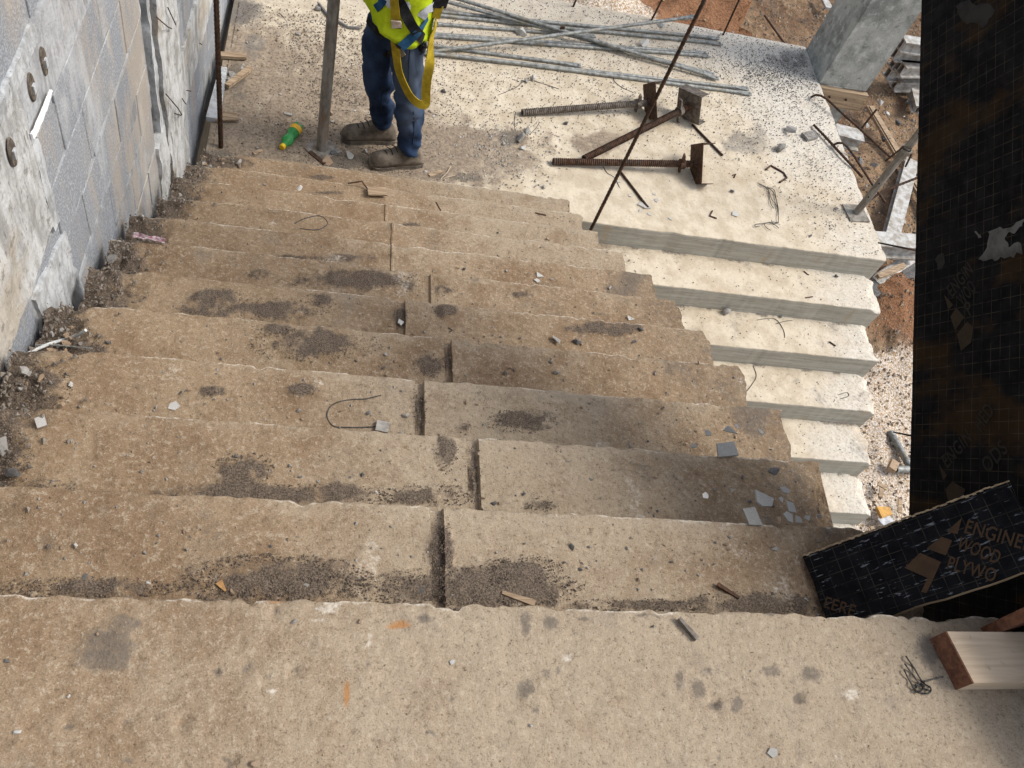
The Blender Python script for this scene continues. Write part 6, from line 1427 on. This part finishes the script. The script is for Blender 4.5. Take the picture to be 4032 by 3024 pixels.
for pts in ([W6(315, 285), W6(400, 325), W6(460, 370), W6(500, 470), W6(512, 560), W6(510, 660)], [W6(330, 300), W6(410, 345), W6(450, 440), W6(500, 510), W6(512, 590)], [W6(410, 320), W6(425, 400), W6(440, 480), W6(470, 525)], [W6(415, 330), W6(470, 350), W6(490, 430), W6(505, 520)],
            [W6(510, 655), W6(440, 655), W6(370, 665), W6(300, 675), W6(295, 695), W6(340, 688)], [W6(515, 710), W6(480, 680), W6(420, 660), W6(380, 670), W6(400, 705), W6(440, 730)], [W6(515, 660), W6(460, 668), W6(448, 635)]):
    P = [V(onz(x, y, ZL + .006 + .006 * abs(math.sin(k * .5)))) for k, (x, y) in enumerate(smooth_path(pts))]; MB().tube(P, .0022, 5).build('wire', M['wire'], wb, True)
WIRES = [([(2415, 300), (2420, 320), (2450, 345), (2490, 362)], ZL, 'fine wire between the braces and the greyish jack'), ([(1960, 375), (2030, 345), (2075, 315), (2140, 330), (2200, 350)], ZL, 'long fine wire around the bluish white stone'), ([(2030, 440), (2025, 480), (2030, 520), (2045, 550)], ZL, 'wire hanging off the tail of the greyish jack'), ([(2085, 530), (2110, 505), (2125, 480)], ZL, 'short wire curling above the wire tangle'),
         ([(2370, 645), (2390, 680), (2420, 700), (2440, 740)], ZL, 'wire curling under the dark red jack'), ([(900, 110), (960, 60), (1010, 20)], ZL, 'wire in the dark rubble by the wall'), ([(1100, 50), (1130, 90), (1125, 130)], ZL, 'thin curved wire left of the left prop top'), ([(1005, 190), (1050, 175), (1090, 165), (1120, 190)], ZL, 'thin wire across the dust left of the prop'),
         ([(1160, 880), (1200, 860), (1260, 850), (1290, 880), (1250, 905), (1180, 900)], lev(7), 'faint wire loop on the eighth tread'), ([(2980, 1260), (3050, 1255), (3085, 1300), (3090, 1330)], lev(102), 'thin wire curved over the second lower tread'), ([(3055, 1275), (3090, 1265), (3120, 1262)], lev(102), 'pale wire end on the second lower tread'), ([(2965, 1440), (2978, 1480), (2960, 1515), (2940, 1540)], lev(103), 'curved wire on the third lower tread'),
         ([(3300, 1555), (3335, 1545), (3340, 1560), (3310, 1570)], lev(103), 'small curl of wire on the third lower tread'), ([(1765, 1290), (1780, 1300), (1770, 1308)], lev(5), 'tiny hook of wire on the sixth tread')]
for pts, z, lab in WIRES:
    rod(smooth_path(pts), z, .0022, M['wire'], 'wire', lab, 'wire', 5)
bk = bar((3165, 545), (3205, 535), ZL + .003, .035, .022, M['stone'], 'brick_chip', 'flat grey brick chip with a reddish smear on the landing', 'chip', 1.0)
tag(MB().tube([V(onz(1255, 15, ZL + .01)), V(onz(1290, 60, ZL + .012)), V(onz(1330, 85, ZL + .010)), V(onz(1370, 108, ZL + .008)), V(onz(1415, 112, ZL + .008))], .010, 6).build('chain', M['darkstone'], None, True), 'dark crusted cord trailing between the left prop and the worker', 'cord')

# ------------------------------------------------------------------ things lying on the ground right of the landing
GZ = -4.03
def beam(p0, p1, z, w_, h_, label, name='aluminium_beam', mat='alu', cat='beam', group=None):
    a, b_ = V(onz(p0[0], p0[1], z)), V(onz(p1[0], p1[1], z)); d = (b_ - a).normalized(); s_ = Vector((-d.y, d.x, 0)); L_ = (b_ - a).length; c = (a + b_) / 2
    t = thing(name, label, cat, tuple(c), group); ax = (d, s_, Vector((0, 0, 1)))
    MB().box(c + Vector((0, 0, h_ - .008)), ax, (L_ / 2, w_, .008)).build('top_flange', M[mat], t)
    MB().box(c + Vector((0, 0, -h_ + .012)), ax, (L_ / 2, w_ * 1.1, .008)).build('bottom_flange', M[mat], t)
    for s2 in (-1, 1): MB().box(c + s_ * (w_ * .45 * s2) + Vector((0, 0, 0)), ax, (L_ / 2, .006, h_ - .016)).build('web', M[mat], t)
    return t
def S6(x, y): return (3100 + x * .6030, y * .6028)
for k, (x0, y0, x1, y1, dz, lab) in enumerate([(740, 285, 1010, 330, .62, 'topmost aluminium beam of the stack behind the column'), (700, 345, 1010, 375, .46, 'second aluminium beam from the top of the stack'), (690, 410, 1010, 420, .32, 'bluish aluminium beam in the middle of the stack'), (740, 450, 1010, 455, .34, 'short aluminium beam lying on the middle of the stack'), (655, 475, 1010, 495, .18, 'cement stained beam low in the stack'), (700, 545, 1010, 560, .08, 'lowest aluminium beam of the stack, set to the right')]):
    p0, p1 = S6(x0, y0), S6(x1, y1); beam(p0, p1, GZ + dz, .075, .07, lab, group='aluminium beams stacked behind the column')
p0, p1 = S6(820, 600), S6(850, 720); beam(p0, p1, GZ + .06, .05, .05, 'small pale beam end below the aluminium stack')
beam((3585, 640), (3490, 1000), GZ + .06, .075, .045, 'long white aluminium beam lying along the landing edge', mat='alu')
beam((3200, 508), (3385, 555), GZ + .5, .09, .07, 'bluish aluminium beam sticking out under the landing edge'); beam((3400, 960), (3640, 975), GZ + .55, .09, .08, 'bluish aluminium beam below the landing corner')
bdl = 'thin brown wooden lath lying in the bundle behind the right prop'
for k in range(3):
    o = bar((3412 + k * 9, 425 + k), (3668 + k * 7, 868 - k * 10), GZ + .02 + .012 * (k % 2), .018, .035, M['planks'], 'wooden_lath', bdl, 'lath'); o['group'] = 'brown wooden laths behind the right prop'
rod([(3452, 430), (3385, 515)], GZ, .012, M['rebar'], 'rebar', 'short bar leaning across the brown laths', 'rebar', dz=[.25, .02]); rod([(3510, 745), (3548, 822)], GZ, .008, M['rust'], 'rebar', 'thin rusty rod right of the white beam', 'rebar')
rod([(3365, 550), (3465, 572)], GZ, .008, M['rust'], 'rebar', 'thin rusty rod under the longer hooked rebar', 'rebar')
rod([(3010, 60), (3090, 172)], GZ, .012, M['rebar'], 'rebar', 'rusty bar leaning beyond the earth bank', 'rebar', dz=[.2, .0])
bar((3232, -20), (3262, 38), GZ + .02, .05, .03, M['alu'], 'board', 'pale board end left of the column top', 'board')
# burnt timbers and sacking under the landing corner
rough = [((3440, 1115), (3640, 985), .34, 'grey weathered timber propped under the landing corner', 'alu', .11), ((3400, 1165), (3660, 1045), .30, 'large black charred timber beside the lower flight', 'darkstone', .15), ((3545, 1155), (3680, 1090), .16, 'short dark timber with white stains near the panel', 'darkstone', .10), ((3455, 1090), (3560, 1045), .52, 'tan broken board over the black charred timber', 'planks', .05)]
for (p0, p1, dz, lab, mt, w_) in rough:
    a, b_ = V(onz(p0[0], p0[1], GZ + dz)), V(onz(p1[0], p1[1], GZ + dz)); d = (b_ - a).normalized(); s_ = Vector((-d.y, d.x, 0))
    x0 = bmesh.new(); bmesh.ops.create_cube(x0, size=1)
    bmesh.ops.bevel(x0, geom=list(x0.edges), offset=.08, segments=1, affect='EDGES'); bmesh.ops.subdivide_edges(x0, edges=list(x0.edges), cuts=2, use_grid_fill=True)
    for v in x0.verts:
        q = v.co.copy(); j = (float(vn(q.x * 6 + 3, q.y * 5 + q.z * 7, 4)) - .5) * .3
        v.co = (a + b_) / 2 + d * (q.x * (b_ - a).length * 1.0) + s_ * ((q.y + j * .5) * w_) + up_ * ((q.z + j * .4) * w_ * .9)
    tag(put('timber_beam', from_bm('timber_beam', x0), M[mt]), lab, 'timber')
tag(ellipsoid('sack', V(onz(3640, 1015, GZ + .35)), (.10, .14, .10), M['orange'], None), 'ochre sack corner showing beside the black panel', 'sack')
# galvanised pipes and litter near the lower flight
def gpipe(p0, p1, label, r=.030, hol=True):
    a, b_ = V(onz(p0[0], p0[1], GZ + .03)), V(onz(p1[0], p1[1], GZ + .04)); t = thing('steel_pipe', label, 'pipe', tuple(a)); MB().tube([a, b_], r, 16).build('tube', M['galv'], t, True)
    d = (b_ - a).normalized(); MB().tube([b_ - d * .002, b_ + d * .0015], r * .78, 14).build('bore', M['black'], t); MB().tube([a - d * .0015, a + d * .002], r * .78, 14).build('bore', M['black'], t)
gpipe((3505, 1700), (3590, 1850), 'long galvanised pipe slanting behind the black panel'); gpipe((3680, 1846), (3528, 1848), 'short galvanised pipe with open end pointing at the lower flight')
bar((3495, 1832), (3522, 1850), GZ + .02, .05, .05, M['tanstone'], 'brick_piece', 'pinkish brick piece at the open end of the short pipe', 'brick')
for k, (p0, p1, lab) in enumerate((((3455, 1905), (3490, 1925), 'reddish wood strip lying level by the lower flight'), ((3470, 1925), (3465, 1960), 'reddish wood strip lying along the lower flight'), ((3543, 1970), (3541, 2020), 'yellow straw coloured strip near the panel foot'), ((3430, 2075), (3440, 2098), 'small orange wood chip by the lowest visible tread'))):
    bar(p0, p1, GZ + .02, .018, .012, M['planks'], 'wood_strip', lab, 'wood')
bar((3455, 2022), (3500, 2016), GZ + .03, .05, .03, M['orange'], 'orange_scrap', 'orange curved scrap beside the lower flight', 'scrap', .6); bar((3475, 2075), (3510, 2050), GZ + .02, .07, .02, M['sheetgrey'], 'paper_sheet', 'torn white sheet by the plywood offcut', 'sheet', .7)
